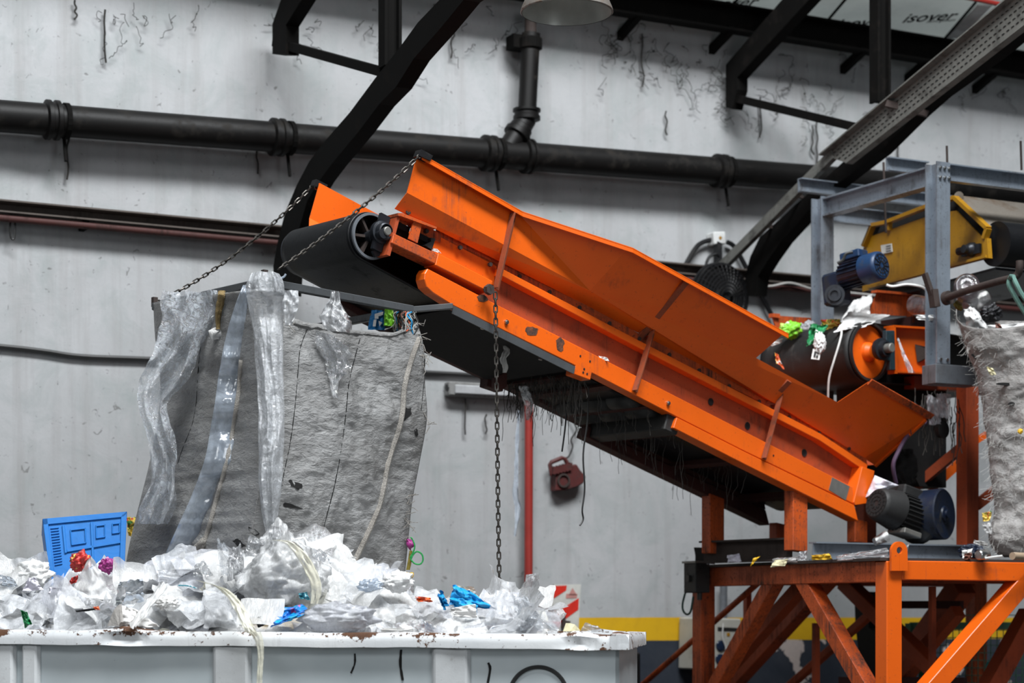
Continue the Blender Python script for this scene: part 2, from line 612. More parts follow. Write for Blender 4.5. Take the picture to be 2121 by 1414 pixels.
def spotted(name, base, spots, scale=22, rough=.35):
    """printed wrapper: a base colour with patches of other colours"""
    t = NT(name)
    c = t.co()
    col = base
    for i, (sc_, a) in enumerate(spots):
        n = t.noise(t.co((1, 1, 1), (i * 1.3, i * .7, i)), scale, 2, .5, .5)
        col = t.mix(t.ramp(n, a, a + .02), col, sc_)
    w = t.noise(c, 20, 5, .6, 1)
    return t.done(t.bsdf(col, rough, 0, w, .6, .015))
M['white_paper'] = crumple('white paper', (.78, .77, .75), .06, .7)
M['lilac_paper'] = crumple('pale lilac paper', (.72, .70, .78), .06, .7)
M['white_bag'] = crumple('white plastic bag', (.74, .74, .73), .1, .35)
M['grey_card'] = crumple('grey card', (.36, .34, .32), .1, .8)
M['cream_card'] = crumple('cream card', (.72, .66, .42), .06, .7)
M['blue_bag'] = crumple('bright blue bag', (.006, .33, .72), .12, .35)
M['blue_crate'] = crumple('blue crate plastic', (.001, .155, .50), .08, .5, 6, .1)
M['yellow_bag'] = crumple('yellow bag', (.72, .42, .01), .15, .35)
M['lime_bag'] = spotted('lime green bag', (.17, .50, .02), [((.40, .62, .10), .56), ((.75, .8, .7), .68)], 14)
M['green_bag'] = spotted('dark green wrapper', (.012, .17, .055), [((.03, .32, .12), .55), ((.7, .75, .7), .68)], 14)
M['green_ribbon'] = crumple('green ribbon', (.02, .30, .07), .2, .3)
M['olive_strip'] = crumple('olive strip', (.22, .17, .02), .2, .5)
M['red_wrap'] = spotted('red wrapper', (.52, .035, .03), [((.25, .05, .05), .55), ((.75, .6, .1), .66)], 18)
M['magenta_wrap'] = spotted('magenta wrapper', (.30, .03, .19), [((.18, .02, .14), .55), ((.6, .3, .5), .68)], 18)
M['blue_wrap'] = spotted('blue printed wrapper', (.01, .17, .58), [((.01, .36, .70), .52), ((.6, .12, .3), .67), ((.75, .78, .8), .66), ((.06, .03, .03), .68)], 16)
M['teal_wrap'] = spotted('teal wrapper', (.05, .26, .33), [((.5, .62, .65), .55), ((.02, .08, .1), .62)], 26)
M['orange_wrap'] = spotted('red and orange wrapper', (.75, .12, .04), [((.8, .4, .05), .55), ((.7, .7, .7), .62)], 30)
M['food_wrap'] = spotted('yellow and red wrapper', (.70, .50, .08), [((.55, .05, .03), .54), ((.06, .2, .05), .62)], 18)
M['logo_bag'] = crumple('mid blue bag', (.02, .20, .48), .1, .3)
M['clear_pet'] = film('clear bottle plastic', haze=.22, gloss=.6, rough=.05, wr=9, hz_col=(.55, .56, .56))
M['bottle_dark'] = film('grey bottle plastic', (.75, .72, .74), haze=.5, gloss=.6, rough=.06, wr=9, hz_col=(.25, .2, .22))
M['black_film'] = crumple('black film', (.010, .010, .012), .3, .2)
M['brown_scrap'] = crumple('brown scrap', (.16, .055, .035), .25, .6)
M['fibre'] = plain('dusty fibre', (.055, .05, .045), .9)
M['fibre_pale'] = plain('pale fibre', (.42, .41, .39), .85)
M['cobweb'] = plain('sooty cobweb', (.020, .018, .016), .95)
M['sign_white'] = plain('dusty reflective white', (.47, .47, .44), .5)
M['sign_red'] = plain('sign red', (.52, .025, .015), .4)
M['sign_pink'] = plain('faded sign print', (.42, .20, .18), .5)
M['ink'] = plain('black print ink', (.012, .012, .013), .6)
M['ink_grey'] = plain('grey print ink', (.12, .12, .12), .6)
M['green_wire'] = plain('green wire crate', (.012, .10, .045), .5)
M['panel_cream'] = paint('cream cabinet paint', (.46, .45, .40), (.2, .19, .16), amt=.3, rough=.5, scale=6)
M['panel_window'] = plain('dark gauge glass', (.012, .022, .05), .12)
M['nameplate'] = plain('worn aluminium plate', (.20, .195, .18), .5, .5)
M['cork'] = plain('cardboard tube', (.34, .25, .17), .8)
M['beige_hood'] = paint('beige dusty hood', (.17, .15, .125), (.09, .055, .03), amt=.6, rough=.75, scale=4, streak=False)
M['teal_bottle'] = plain('teal bottle', (.02, .32, .30), .15)
# ---------------------------------------------------------------- hall: wall, roof, floor
def wpt(s, n, z):
    p = WP0 + WD * s + WN * n
    return V((p.x, p.y, z))

b = MB(); b.box(wpt(0, -.125, 3.45), WD * 11, WN * .125, V((0, 0, 3.45)))
wall = struct(b.build('wall_back', M['wall']))
b = MB(); b.box(V((0, 9, -.05)), V((14, 0, 0)), V((0, 16, 0)), V((0, 0, .05)))
struct(b.build('floor', M['floor']))

# eave beam on the wall, with stub brackets, and the foil-lined roof over it
NB = .38
zb0 = (W(1619, 80, NB).z + W(2121, 154, NB).z) / 2
zb1 = zb0 + .235
b = MB()
b.channel(wpt(-9, NB - .13, (zb0 + zb1) / 2), wpt(9, NB - .13, (zb0 + zb1) / 2), zb1 - zb0, .13, .02, UP, WN)
eave = struct(b.build('trim_1', M['truss']))
b = MB()
for px in (700, 1290, 1480, 1752, 1885, 2025):
    q = W(px, 100, .05)
    b.beam(V((q.x, q.y, zb0 - .10)) - WN * .1, V((q.x, q.y, zb0 + .03)) + WN * (NB - .1), .06, .07)
b.build('bracket', M['truss'], eave)

RZ = zb1 + .10
RS = .15
RN = (V((0, 0, 1)) - WN * RS).normalized()
RP = wpt(0, 0, RZ)
def R(px, py, off=0.0):
    return hit(px, py, RP - RN * off, RN)
b = MB()
NR = 1.0
b.prism([wpt(-10, -.3, RZ - .3 * RS), wpt(10, -.3, RZ - .3 * RS), wpt(10, NR, RZ + NR * RS), wpt(-10, NR, RZ + NR * RS)], RN * .08)
roof = struct(b.build('ceiling', M['foil']))

def text_mesh(body, size, shear=.25, extrude=.002, bold=0.0):
    cu = bpy.data.curves.new('lettering', 'FONT')
    cu.body = body
    cu.size = size
    cu.shear = shear
    cu.extrude = extrude
    cu.offset = bold
    cu.align_x = 'LEFT'
    o = bpy.data.objects.new('lettering', cu)
    COL.objects.link(o)
    dg = bpy.context.evaluated_depsgraph_get()
    me = bpy.data.meshes.new_from_object(o.evaluated_get(dg))
    bpy.data.objects.remove(o)
    bpy.data.curves.remove(cu)
    return me

def place_text(name, body, origin, xdir, updir, width, mat, parent, shear=.25, bold=0.0, squash=1.0):
    """lettering laid on a surface: origin = lower left corner"""
    me = text_mesh(body, 1.0, shear, .004, bold)
    xs = [v.co.x for v in me.vertices]
    x0, x1 = min(xs), max(xs)
    k = width / (x1 - x0)
    xd, ud = V(xdir).normalized(), V(updir).normalized()
    ud = (ud - xd * ud.dot(xd)).normalized()
    nd = xd.cross(ud)
    po = V(parent['_o']) if parent else V((0, 0, 0))
    for v in me.vertices:
        c = v.co.copy()
        v.co = origin + xd * (c.x - x0) * k + ud * c.y * k * squash + nd * c.z * k - po
    me.materials.clear()
    me.materials.append(mat)
    o = bpy.data.objects.new(name, me)
    COL.objects.link(o)
    o.parent = parent
    o['_o'] = tuple(po)
    return o

def roof_text(x0, y0, x1, y1, hpx, body='isover', mat=None):
    a, c = R(x0, y0, .006), R(x1, y1, .006)
    up = R((x0 + x1) / 2, (y0 + y1) / 2 - hpx, .006) - R((x0 + x1) / 2, (y0 + y1) / 2, .006)
    place_text('lettering', body, a, c - a, up, (c - a).length, mat or M['ink'], roof, .35, .012, 1.45)
roof_text(1868, 47, 1980, 40, 24)
roof_text(1728, 58, 1840, 52, 24)
roof_text(1462, 17, 1570, 11, 24)
roof_text(1580, -6, 1690, -12, 24)
roof_text(1918, 47, 1978, 43.5, 6, 'saint gobain', M['ink_grey'])
roof_text(1520, 25, 1560, 22, 6, 'saint gobain', M['ink_grey'])
# seams between the foil sheets
b = MB()
for (x0, y0, x1, y1) in ((1752, -2, 1706, 52), (2021, 5, 1955, 82), (1330, -10, 1290, 18), (1545, -20, 1500, 30)):
    b.beam(R(x0, y0, .01), R(x1, y1, .01), .022, .012, RN)
b.build('seam', M['truss'], roof)
b = MB()
b.beam(R(2040, 10, .012), R(1975, 78, .012), .14, .016, RN)
b.build('foil_strip', M['white_bag'], roof)
b = MB(); b.tube([R(1960, -14, .12), R(2090, 13, .12)], .022, 8)
tag(b.build('conduit', M['red_pipe'], None, True), 'thin red pipe fixed under the foil roof lining', 'pipe')

# ---------------------------------------------------------------- roof trusses
def T(px, py, pw, off=0.0):
    q = W(pw, 900, 0) + WD * off
    return hit(px, py, q, WD)

def truss(pw, chord, brace, strut, tie, label):
    q = W(pw, 1280)
    t = thing('roof_truss', label, 'truss', V((q.x, q.y, 0)), 'arched roof trusses')
    b = MB(); b.prism([T(x, y, pw, -.06) for x, y in chord], WD * .12)
    b.build('arched_chord', M['truss'], t)
    b = MB(); b.prism([T(x, y, pw, -.055) for x, y in brace], WD * .11)
    b.build('haunch_brace', M['truss'], t)
    b = MB()
    x, y0, y1 = strut
    b.ibeam(T(x, y0, pw), T(x, y1, pw), .13, .11, .022, WD, WN)
    b.build('vertical_strut', M['truss'], t)
    b = MB()
    b.beam(T(*tie[0], pw), T(*tie[1], pw), .07, .065)
    b.build('tie_bar', M['truss'], t)
    return t

truss(560, [(1020, -70), (910, 0), (865, 47), (828, 98), (780, 158), (725, 232), (672, 293), (640, 335), (615, 382), (590, 441), (573, 509), (566, 551), (566, 612),
            (594, 612), (598, 551), (615, 488), (624, 458), (636, 416), (662, 373), (688, 338), (743, 272), (785, 216), (820, 180), (857, 121), (910, 61), (960, 0), (1060, -70)],
      [(564, 50), (564, 112), (592, 112), (592, 52), (668, -70), (606, -70)], (808, 140, -70), ((572, 88), (796, 150)),
      'soot black arched roof truss rising behind the drum end of the orange conveyor')
T2 = truss(1500, [(2230, -50), (2121, 34), (1895, 222), (1752, 330), (1706, 372), (1645, 426), (1608, 460), (1574, 490), (1554, 531), (1545, 565), (1540, 612), (1564, 612),
                  (1570, 572), (1591, 538), (1618, 500), (1652, 463), (1689, 419), (1708, 402), (1767, 356), (1821, 315), (1901, 235), (1945, 196), (2064, 110), (2121, 62), (2250, -40)],
           [(1503, 134), (1503, 222), (1516, 226), (1527, 185), (1527, 160), (1740, -70), (1680, -70)], (1823, 214, -70), ((1510, 200), (1775, 264)),
           'soot black arched roof truss carrying the perforated cable tray')

# perforated cable tray strapped along the second truss
PW2 = 1500
t = thing('cable_tray', 'dusty perforated grey cable tray running up along the arched truss', 'cable tray', T(1710, 330, PW2, -.2))
b = MB()
ea = [T(x, y, PW2, -.20) for x, y in ((1709, 322), (2140, -36))]
eb = [T(x, y, PW2, -.20) for x, y in ((1752, 337), (2205, -14))]
b.prism([ea[0], ea[1], eb[1], eb[0]], WD * .012)
tray_mat = paint('dusty perforated steel', (.17, .17, .155), (.04, .038, .034), amt=.5, rough=.6, scale=7, metal=.2, streak=False)
b.build('tray_base', tray_mat, t)
d_ = (ea[1] - ea[0]).normalized()
b = MB()
b.beam(ea[0] - WD * .03, ea[1] - WD * .03, .012, .07, WD)
b.beam(eb[0] + WD * .03, eb[1] + WD * .03, .012, .07, WD)
b.build('side_rail', tray_mat, t)
b = MB()
L = (ea[1] - ea[0]).length
for i in range(int(L / .052)):
    for j in range(4):
        s = (i * .052 + .03 + (.026 if j % 2 else 0)) / L
        if s > .985: continue
        p = ea[0].lerp(ea[1], s).lerp(eb[0].lerp(eb[1], s), .2 + .2 * j)
        b.box(p - WD * .002, d_ * .013, (eb[0] - ea[0]).normalized() * .005, WD * .003)
b.build('perforation', M['grime'], t)
b = MB()
b.beam(T(1728, 318, PW2, -.19), T(1488, 560, PW2, -.19), .05, .085)
b.build('narrow_channel', tray_mat, t)
b = MB()
b.beam(T(1836, 214, PW2, -.25), T(1922, 236, PW2, -.02), .05, .05)
b.beam(T(1640, 396, PW2, -.16), T(1668, 412, PW2, -.02), .02, .03)
b.beam(T(1585, 468, PW2, -.16), T(1604, 470, PW2, -.02), .02, .03)
b.build('clamp', M['rust'], t)
b = MB()
b.prism([T(x, y, PW2, -.215) for x, y in ((1936, 121), (1950, 112), (1953, 117), (1939, 126))], WD * .004)
b.build('sticker', M['white_paper'], t)

# ---------------------------------------------------------------- pipes and cables on the wall
t = thing('drain_pipe', 'thick black drain pipe running along the upper wall with joint collars', 'pipe', W(860, 300, .2))
p0, p1 = W(-160, 228, .22), W(2260, 413, .22)
p0, p1 = p0 + (p0 - p1) * .35, p1 + (p1 - p0) * .3
b = MB(); b.cyl(p0, p1, .118, 24); b.build('pipe_run', M['pipe'], t, True)
pd = (p1 - p0).normalized()
def pipe_at(px):
    n_ = pd.cross(UP)
    return p0 + pd * ((W(px, 300, .22) - p0).dot(pd))
for px, r, w in ((110, .148, .12), (575, .148, .12), (1012, .150, .12), (1092, .146, .09), (1490, .148, .12), (1880, .148, .12)):
    c = pipe_at(px)
    b = MB(); b.lathe(c - pd * w / 2, pd, [(0, .118), (.012, r), (w * .35, r), (w * .4, r - .014), (w * .6, r - .014), (w * .66, r), (w - .012, r), (w, .118)], 24)
    b.build('collar', M['pipe'], t, True)
for px in (106, 572, 1006, 1484):
    c = pipe_at(px)
    b = MB()
    b.ring(c + pd * .1, pd, .120, .135, .035, 20)
    b.beam(c + pd * .118 - UP * .12 - WN * .05, c + pd * .118 - UP * .30 + WN * .0, .02, .02, WN)
    b.beam(c + pd * .118 - WN * .1, c + pd * .118 - WN * .23, .03, .03)
    b.build('hanger', M['truss'], t)
# branch and downpipe joined to the run
c = pipe_at(1046)
q = [c + UP * .02, W(1075, 272, .22), W(1090, 246, .22)]
b = MB(); b.tube(q, .088, 18); b.build('branch', M['pipe'], t, True)
d = (q[1] - q[0]).normalized()
b = MB(); b.lathe(q[1] - d * .06, d, [(0, .088), (.01, .115), (.05, .115), (.06, .10), (.10, .10), (.11, .088)], 20); b.build('collar', M['pipe'], t, True)
b = MB(); b.lathe(W(1091, 251, .22), UP, [(0, .09), (.01, .115), (.04, .115), (.05, .104), (.07, .104), (.08, .118), (.10, .118), (.11, .078)], 20); b.build('collar', M['pipe'], t, True)
b = MB(); b.tube([W(1091, 248, .22), W(1100, 70, .22)], .078, 20); b.build('downpipe', M['pipe'], t, True)
b = MB(); b.lathe(W(1099, 103, .22), UP, [(0, .079), (.008, .098), (.09, .098), (.10, .079)], 20)
b.box(W(1078, 90, .14), WD * .10, WN * .07, UP * .055); b.build('wall_clamp', M['truss'], t)
b = MB(); b.tube([W(1099, 78, .22), W(1099, 20, .22)], .05, 16); b.build('spigot', M['rust'], t, True)

zt = (W(0, 436, .06).z + W(1800, 592, .06).z) / 2
t = thing('wall_rail', 'long dusty steel rail with dark red conduit along the wall', 'rail', wpt(0, .05, zt))
b = MB(); b.channel(wpt(-9, 0.02, zt), wpt(9.5, 0.02, zt), .095, .15, .012, UP, WN)
b.build('rail_angle', paint('brown dusty rail', (.085, .068, .058), (.03, .025, .022), amt=.6, rough=.75, scale=5), t)
b = MB(); b.tube([wpt(-9, .13, zt - .085), wpt(9.5, .13, zt - .085)], .028, 10); b.build('conduit', M['dark_red'], t, True)
b = MB()
for s in range(-8, 9, 2):
    b.box(wpt(s + .3, .07, zt - .08), WD * .02, WN * .08, UP * .03)
b.build('bracket', M['truss'], t)

b = MB(); b.tube(smooth_path([W(-900, 640, .03), W(-300, 690, .03), W(0, 717, .03), W(90, 727, .03), W(170, 738, .03), W(322, 744, .03), W(600, 757, .03), W(880, 771, .03), W(1010, 779, .03), W(1300, 800, .03)]), .019, 8)
tag(b.build('wall_cable', M['wire_black'], None, True), 'black cable sagging along the wall behind the hanging grey bag', 'cable')
b = MB(); b.tube(smooth_path([W(1555, 596, .20), W(1600, 592, .19), W(1638, 586, .19), W(1690, 600, .19), W(1760, 606, .19), W(1900, 622, .19)]), .010, 7)
tag(b.build('wall_cable', M['fibre_pale'], None, True), 'thin pale cable draped over the wall rail beside the fan', 'cable')

t = thing('strip_light', 'unlit dusty strip light on the wall under the orange conveyor', 'light', W(1003, 822, .05))
la, lb = W(925, 805, .06), W(1082, 813.5, .06)
b = MB(); b.beam(la, lb, .10, .115); b.build('housing', paint('dusty lamp housing', (.20, .20, .195), (.06, .055, .05), amt=.6, rough=.6, scale=8), t, False, .01)
b = MB(); b.beam(la + WN * .055 + WD * .05 - UP * .005, lb + WN * .055 - WD * .04 - UP * .005, .03, .075); b.build('diffuser', plain('dusty diffuser', (.33, .335, .345), .45), t, False, .008)
b = MB(); b.tube([W(927, 803, .13), W(925, 803, .13)], .03, 8); b.build('end_cap', M['wire_black'], t)

b = MB(); b.tube([W(1094, 1450, .12), W(1096, 640, .12)], .036, 14)
tag(b.build('standpipe', M['red_pipe'], None, True), 'slim red upright pipe on the wall below the conveyor', 'pipe')

# looped red fixture hanging on the wall
t = thing('wall_fixture', 'dusty red slatted fixture with an open loop handle hanging on the wall', 'fixture', W(1168, 1018, .05))
def Wz(pts, n): return [W(x, y, n) for x, y in pts]
b = MB(); b.prism(Wz([(1139, 1018), (1140, 985), (1143, 972), (1183, 962), (1191, 975), (1203, 988), (1197, 1002), (1183, 1010), (1160, 1017)], .02), WN * .10)
b.build('body', M['red_dusty'], t, False, .01)
b = MB(); b.tube(Wz([(1143, 985), (1139, 962), (1142, 957), (1164, 948), (1170, 950), (1183, 974)], .09), .019, 8); b.build('loop_handle', M['red_dusty'], t, True)
b = MB()
for i in range(6):
    b.beam(W(1147 + i * 6.5, 982 - i * 1.6, .13), W(1149 + i * 6.5, 966 - i * 1.6, .13), .03, .025, WN)
b.build('slat', M['red_dusty'], t)
b = MB(); b.ring(W(1167, 995, .125), WN, .045, .06, .012, 20); b.build('rim', M['rust'], t)
b = MB(); b.tube(smooth_path(Wz([(1168, 949), (1178, 945), (1186, 925), (1183, 910), (1194, 890), (1186, 870), (1178, 855)], .05)), .008, 6); b.build('cord', M['cobweb'], t)

# wall fan
t = thing('wall_fan', 'black caged wall fan behind the flared skirt of the conveyor', 'fan', W(1492, 690, .1))
fc = W(1492, 618, .42)
fr = .30
fd = (WN * .95 - UP * .1 + WD * .15).normalized()
fu = (UP - fd * UP.dot(fd)).normalized(); fs = fd.cross(fu)
b = MB()
for rr, off in [(fr, 0), (fr, -.05), (fr * .96, .04), (fr * .86, .055), (fr * .76, .07), (fr * .66, .08), (fr * .56, .085), (fr * .46, .09), (fr * .36, .092), (fr * .26, .094), (fr * .92, -.09), (fr * .75, -.12), (fr * .5, -.13)]:
    b.tube([fc + fd * off + (fs * cos(a) + fu * sin(a)) * rr for a in [2 * pi * k / 36 for k in range(36)]], .006 if rr < fr else .011, 5, True)
for k in range(36):
    a = 2 * pi * k / 36
    e = fs * cos(a) + fu * sin(a)
    b.tube([fc + fd * .095 + e * .06, fc + fd * .085 + e * fr * .6, fc + fd * .04 + e * fr * .96, fc + e * fr, fc - fd * .08 + e * fr * .95, fc - fd * .13 + e * .1], .004, 4)
b.build('guard', M['black_steel'], t, True)
b = MB()
for k in range(3):
    a = 2 * pi * k / 3 + .4
    e = fs * cos(a) + fu * sin(a); g = fd.cross(e)
    b.prism([fc + e * .05 + g * .03, fc + e * .26 + g * .10 - fd * .04, fc + e * .27 - g * .06 + fd * .03, fc + e * .05 - g * .04], fd * .006)
b.build('blade', M['grime'], t)
b = MB(); b.lathe(fc - fd * .12, fd, [(0, .02), (.004, fr * .55), (.05, fr * .97), (.06, fr * .97), (.02, fr * .5), (.01, .02)], 30); b.build('dust_clogged_back', M['grime'], t, True)
b = MB(); b.lathe(fc - fd * .20, fd, [(0, .05), (.03, .085), (.2, .085), (.22, .06), (.27, .05)], 20); b.build('motor', M['black_steel'], t, True)
b = MB()
b.tube(smooth_path(Wz([(1418, 552), (1440, 515), (1455, 502), (1476, 496)], .06)), .022, 8)
b.tube(smooth_path(Wz([(1506, 501), (1522, 512), (1545, 553), (1572, 604), (1600, 655)], .06)), .022, 8)
b.beam(W(1487, 505, .1), W(1487, 600, .3), .05, .06, WN)
b.tube(smooth_path(Wz([(1461, 580), (1461, 555), (1468, 534), (1482, 526), (1490, 530)], .2)), .014, 7)
b.build('bracket', M['black_steel'], t)

t = thing('switch_box', 'small cream junction box with a yellow mark above the wall fan', 'junction box', W(1491, 507, .05))
b = MB(); b.prism(Wz([(1478, 480), (1503, 479), (1504, 505), (1480, 506)], .12), -WN * .12); b.build('box', M['white_enamel'], t, False, .008)
b = MB(); b.prism(Wz([(1489, 492), (1492, 488), (1496, 492), (1492, 497)], .124), -WN * .004); b.build('mark', M['yellow'], t)

# striped board leaning at the wall
t = thing('warning_board', 'red and white striped warning board standing against the wall', 'sign', W(1170, 1330, .25))
SB = lambda x, y, n=.30: W(x, y, n)
b = MB(); b.prism([SB(1148, 1210), SB(1203.5, 1209.5), SB(1196, 1340), SB(1139, 1340)], -WN * .03); b.build('board', M['sign_white'], t)
b = MB()
for poly in ([(1149, 1213), (1174, 1212), (1173, 1222), (1147, 1239)], [(1199, 1238), (1198, 1262), (1160, 1290), (1158, 1300), (1141, 1285), (1143, 1276), (1180, 1250)]):
    b.prism([SB(x, y, .303) for x, y in poly], -WN * .004)
b.build('stripe', M['sign_red'], t)
b = MB()
b.prism([SB(x, y, .303) for x, y in ((1186, 1217), (1196, 1233), (1177, 1233))], -WN * .004)
b.prism([SB(x, y, .303) for x, y in ((1173, 1229), (1196, 1229), (1195, 1238), (1172, 1239))], -WN * .0035)
b.build('print', M['sign_pink'], t)
b = MB()
b.prism([SB(x, y, .335) for x, y in ((1165, 1272), (1171, 1271), (1172, 1285), (1166, 1286))], -WN * .03)
b.prism([SB(x, y, .335) for x, y in ((1166, 1284), (1182, 1286), (1180, 1300), (1165, 1300))], -WN * .03)
b.build('latch', M['rust'], t)

# control cabinet behind the base frame
t = thing('control_cabinet', 'cream control cabinet with dark round gauges behind the orange frame', 'cabinet', W(1490, 1390, .1))
b = MB(); b.prism(Wz([(1442, 1278), (1536, 1281), (1530, 1386), (1440, 1386)], .30), -WN * .28); b.build('case', M['panel_cream'], t, False, .012)
b = MB()
for px, py in ((1492, 1337), (1519, 1335), (1491, 1365), (1519, 1363)):
    b.lathe(W(px, py, .30), WN, [(0, .048), (.012, .048), (.016, .04)], 20)
b.build('gauge', M['panel_window'], t, True)
b = MB(); b.prism(Wz([(1487, 1298), (1529, 1300), (1529, 1307), (1487, 1306)], .305), -WN * .01); b.build('terminal_strip', M['wire_black'], t)
b = MB(); b.prism(Wz([(1506, 1310), (1512, 1310), (1512, 1317), (1506, 1317)], .305), -WN * .01); b.build('mark', M['yellow'], t)
b = MB(); b.tube(Wz([(1498, 1282), (1499, 1200)], .12), .034, 10); b.build('conduit', M['galv_dark'], t, True)
b = MB(); b.tube(smooth_path(Wz([(1498, 1290), (1497, 1320), (1504, 1345), (1499, 1386)], .33)), .006, 6); b.build('cable', M['wire_white'], t, True)

# hanging lamp near the camera
lp = P(1174, 27, 11.5)
t = thing('pendant_lamp', 'round high bay lamp with a scuffed flared reflector under the roof', 'lamp', lp)
b = MB(); b.lathe(lp, UP, [(0, .252), (.006, .258), (.03, .250), (.17, .19), (.30, .12), (.38, .07), (.42, .07)], 48, False, True)
b.build('reflector', M['lamp_skin'], t, True)
b = MB(); b.lathe(lp, UP, [(.001, .249), (.03, .243), (.17, .183), (.30, .112), (.36, .06)], 48, False, True)
b.build('inner_bowl', M['lamp_inside'], t, True)
b = MB(); b.sphere(lp + UP * .2, .06, 20, 12, (1, 1, 1.5)); b.build('bulb', M['lamp_inside'], t, True)
b = MB(); b.cyl(lp + UP * .40, lp + UP * .66, .075, 20); b.tube([lp + UP * .66, lp + UP * 3.4], .008, 6); b.build('ballast', M['lamp_skin'], t, True)

# sooty cobwebs and hanging dust threads
def threads(items, r, name, label, mat):
    b = MB()
    for pts in items:
        pts = [V(p) for p in pts]
        b.tube(smooth_path(pts, 4), r, 4)
    return tag(b.build(name, mat), label, 'cobweb', None, 'stuff')
rnd = random.Random(3)
it = []
def wander(x, y, n_, step, dx, dy):
    pts = [(x, y)]
    for _ in range(n_):
        x += rnd.gauss(dx, step); y += rnd.gauss(dy, step)
        pts.append((x, y))
    return Wz(pts, .05)
for cx, cy, sx, sy, k, in ((1290, 90, 34, 30, 16), (1390, 110, 60, 24, 22), (1420, 145, 40, 25, 12), (1640, 180, 40, 32, 22), (1700, 230, 60, 20, 9), (1080, 60, 50, 25, 10),
                           (1850, 120, 90, 30, 8), (2040, 190, 60, 30, 10), (300, 30, 60, 14, 9), (250, 60, 30, 20, 6), (600, 70, 26, 40, 10), (720, 40, 80, 30, 8), (1500, 200, 20, 25, 10), (960, 60, 40, 40, 5)):
    for i in range(k):
        it.append(wander(rnd.gauss(cx, sx), rnd.gauss(cy, sy), rnd.randint(3, 8), 5.5, 0, 4))
threads(it, .0026, 'cobweb', 'sooty tangled cobwebs clinging to the upper wall under the roof', M['cobweb'])
it = []
for x, y, L in ((218, 20, 110), (139, 262, 110), (533, 300, 60), (1692, 250, 90), (1575, 200, 85), (1682, 260, 60), (1858, 280, 90), (934, 60, 60), (1330, 70, 110), (964, 825, 75), (1008, 858, 40), (1380, 230, 50), (155, 0, 40)):
    pts = [(x, y)]
    for k in range(1, 6):
        pts.append((x + rnd.gauss(0, 2.2), y + L * k / 5))
    it.append(Wz(pts, .04))
threads(it, .009, 'dust_thread', 'single sooty dust threads hanging down the wall', M['cobweb'])
b = MB()
pts = Wz([(22, 445), (21, 480), (24, 494), (29, 494), (31, 480), (31, 447)], .10)
b.tube(smooth_path(pts, 4), .008, 6)
tag(b.build('wire_loop', M['wire_black'], None, True), 'thin wire loop hanging under the long wall rail', 'wire')
# ---------------------------------------------------------------- inclined orange conveyor
WID = .80                                     # between the side plates
OUT = -KC                                     # towards the camera side
cv = thing('inclined_conveyor', 'long orange inclined belt conveyor rising to its black drum over the hanging grey bag', 'conveyor', K(1660, 1150, 0))

def KP(pts, o): return [K(x, y, o) for x, y in pts]
def far(pts, gap=WID):
    """mirror points of the near side over to the far side"""
    mid = -gap / 2
    out = []
    for p in pts:
        o = (p - K0).dot(OUT)
        out.append(p + OUT * (2 * (mid - o)))
    return out

girder_px = [(886, 556), (1032, 632), (1540, 892), (1766, 1008), (1772, 1045), (1540, 933), (1402, 863), (1226, 772), (1223, 787), (1190, 775), (1192, 757), (938, 632), (897, 606), (884, 594), (879, 578), (880, 566)]
lower_px = [(1402, 864), (1540, 934), (1770, 1046), (1778, 1079), (1540, 960), (1395, 886)]
web_px = [(905, 470), (1035, 540), (1328, 700), (1560, 818), (1790, 950), (1790, 1020), (1540, 900), (1032, 645), (900, 575)]

def side(fn, mat_g, nm):
    b = MB(); g = KP(girder_px, .09); b.prism(fn(g), fn([g[0] - OUT * .09])[0] - fn([g[0]])[0])
    b.build('side_girder', mat_g, cv, False, .004)
    b = MB(); g = KP(lower_px, .095); b.prism(fn(g), fn([g[0] - OUT * .11])[0] - fn([g[0]])[0])
    b.build('stiffener_beam', mat_g, cv, False, .004)
    b = MB(); g = KP(web_px, .004); b.prism(fn(g), fn([g[0] - OUT * .012])[0] - fn([g[0]])[0])
    web = b.build('side_web', M['orange_shaded'] if nm == 'near' else mat_g, cv)
    # upper rail flange
    b = MB()
    a1 = KP([(1038, 555), (1328, 707), (1700, 898), (1797, 962)], .075)
    a2 = KP([(1036, 569), (1327, 722), (1698, 912), (1795, 977)], .075)
    g = a1 + a2[::-1]
    b.prism(fn(g), fn([g[0] - OUT * .075])[0] - fn([g[0]])[0])
    b.build('upper_rail', mat_g, cv, False, .003)
    return web
web = side(lambda p: list(p), M['orange'], 'near')
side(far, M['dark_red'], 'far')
# bolt holes and bolts on the near side
b = MB()
for x, y in ((1444, 896), (1471, 911), (1548, 880), (1665, 936), (1340, 826), (1200, 742)):
    c = K(x, y, .006) if y < 890 or x > 1600 else K(x, y, .006)
    b.lathe(c, OUT, [(0, .022), (.003, .022)], 14)
for x, y in ((1472, 832), (1548, 882), (1666, 938)):
    b.lathe(K(x, y, .006), OUT, [(0, .026), (.003, .026)], 14)
b.build('bolt_hole', M['grime'], web)
b = MB()
for x, y in ((1202, 737), (1222, 748), (1210, 764), (1208, 771), (1216, 774), (1602, 943)):
    b.lathe(K(x, y, .091), OUT, [(0, .007), (.002, .007)], 10)
b.build('rivet_hole', M['grime'], cv)
b = MB()
for x, y in ((1048, 667), (1383, 835)):
    b.lathe(K(x, y, .09), OUT, [(0, .016), (.012, .016), (.012, .009), (.02, .009)], 6)
b.build('bolt', M['steel_bright'], cv)
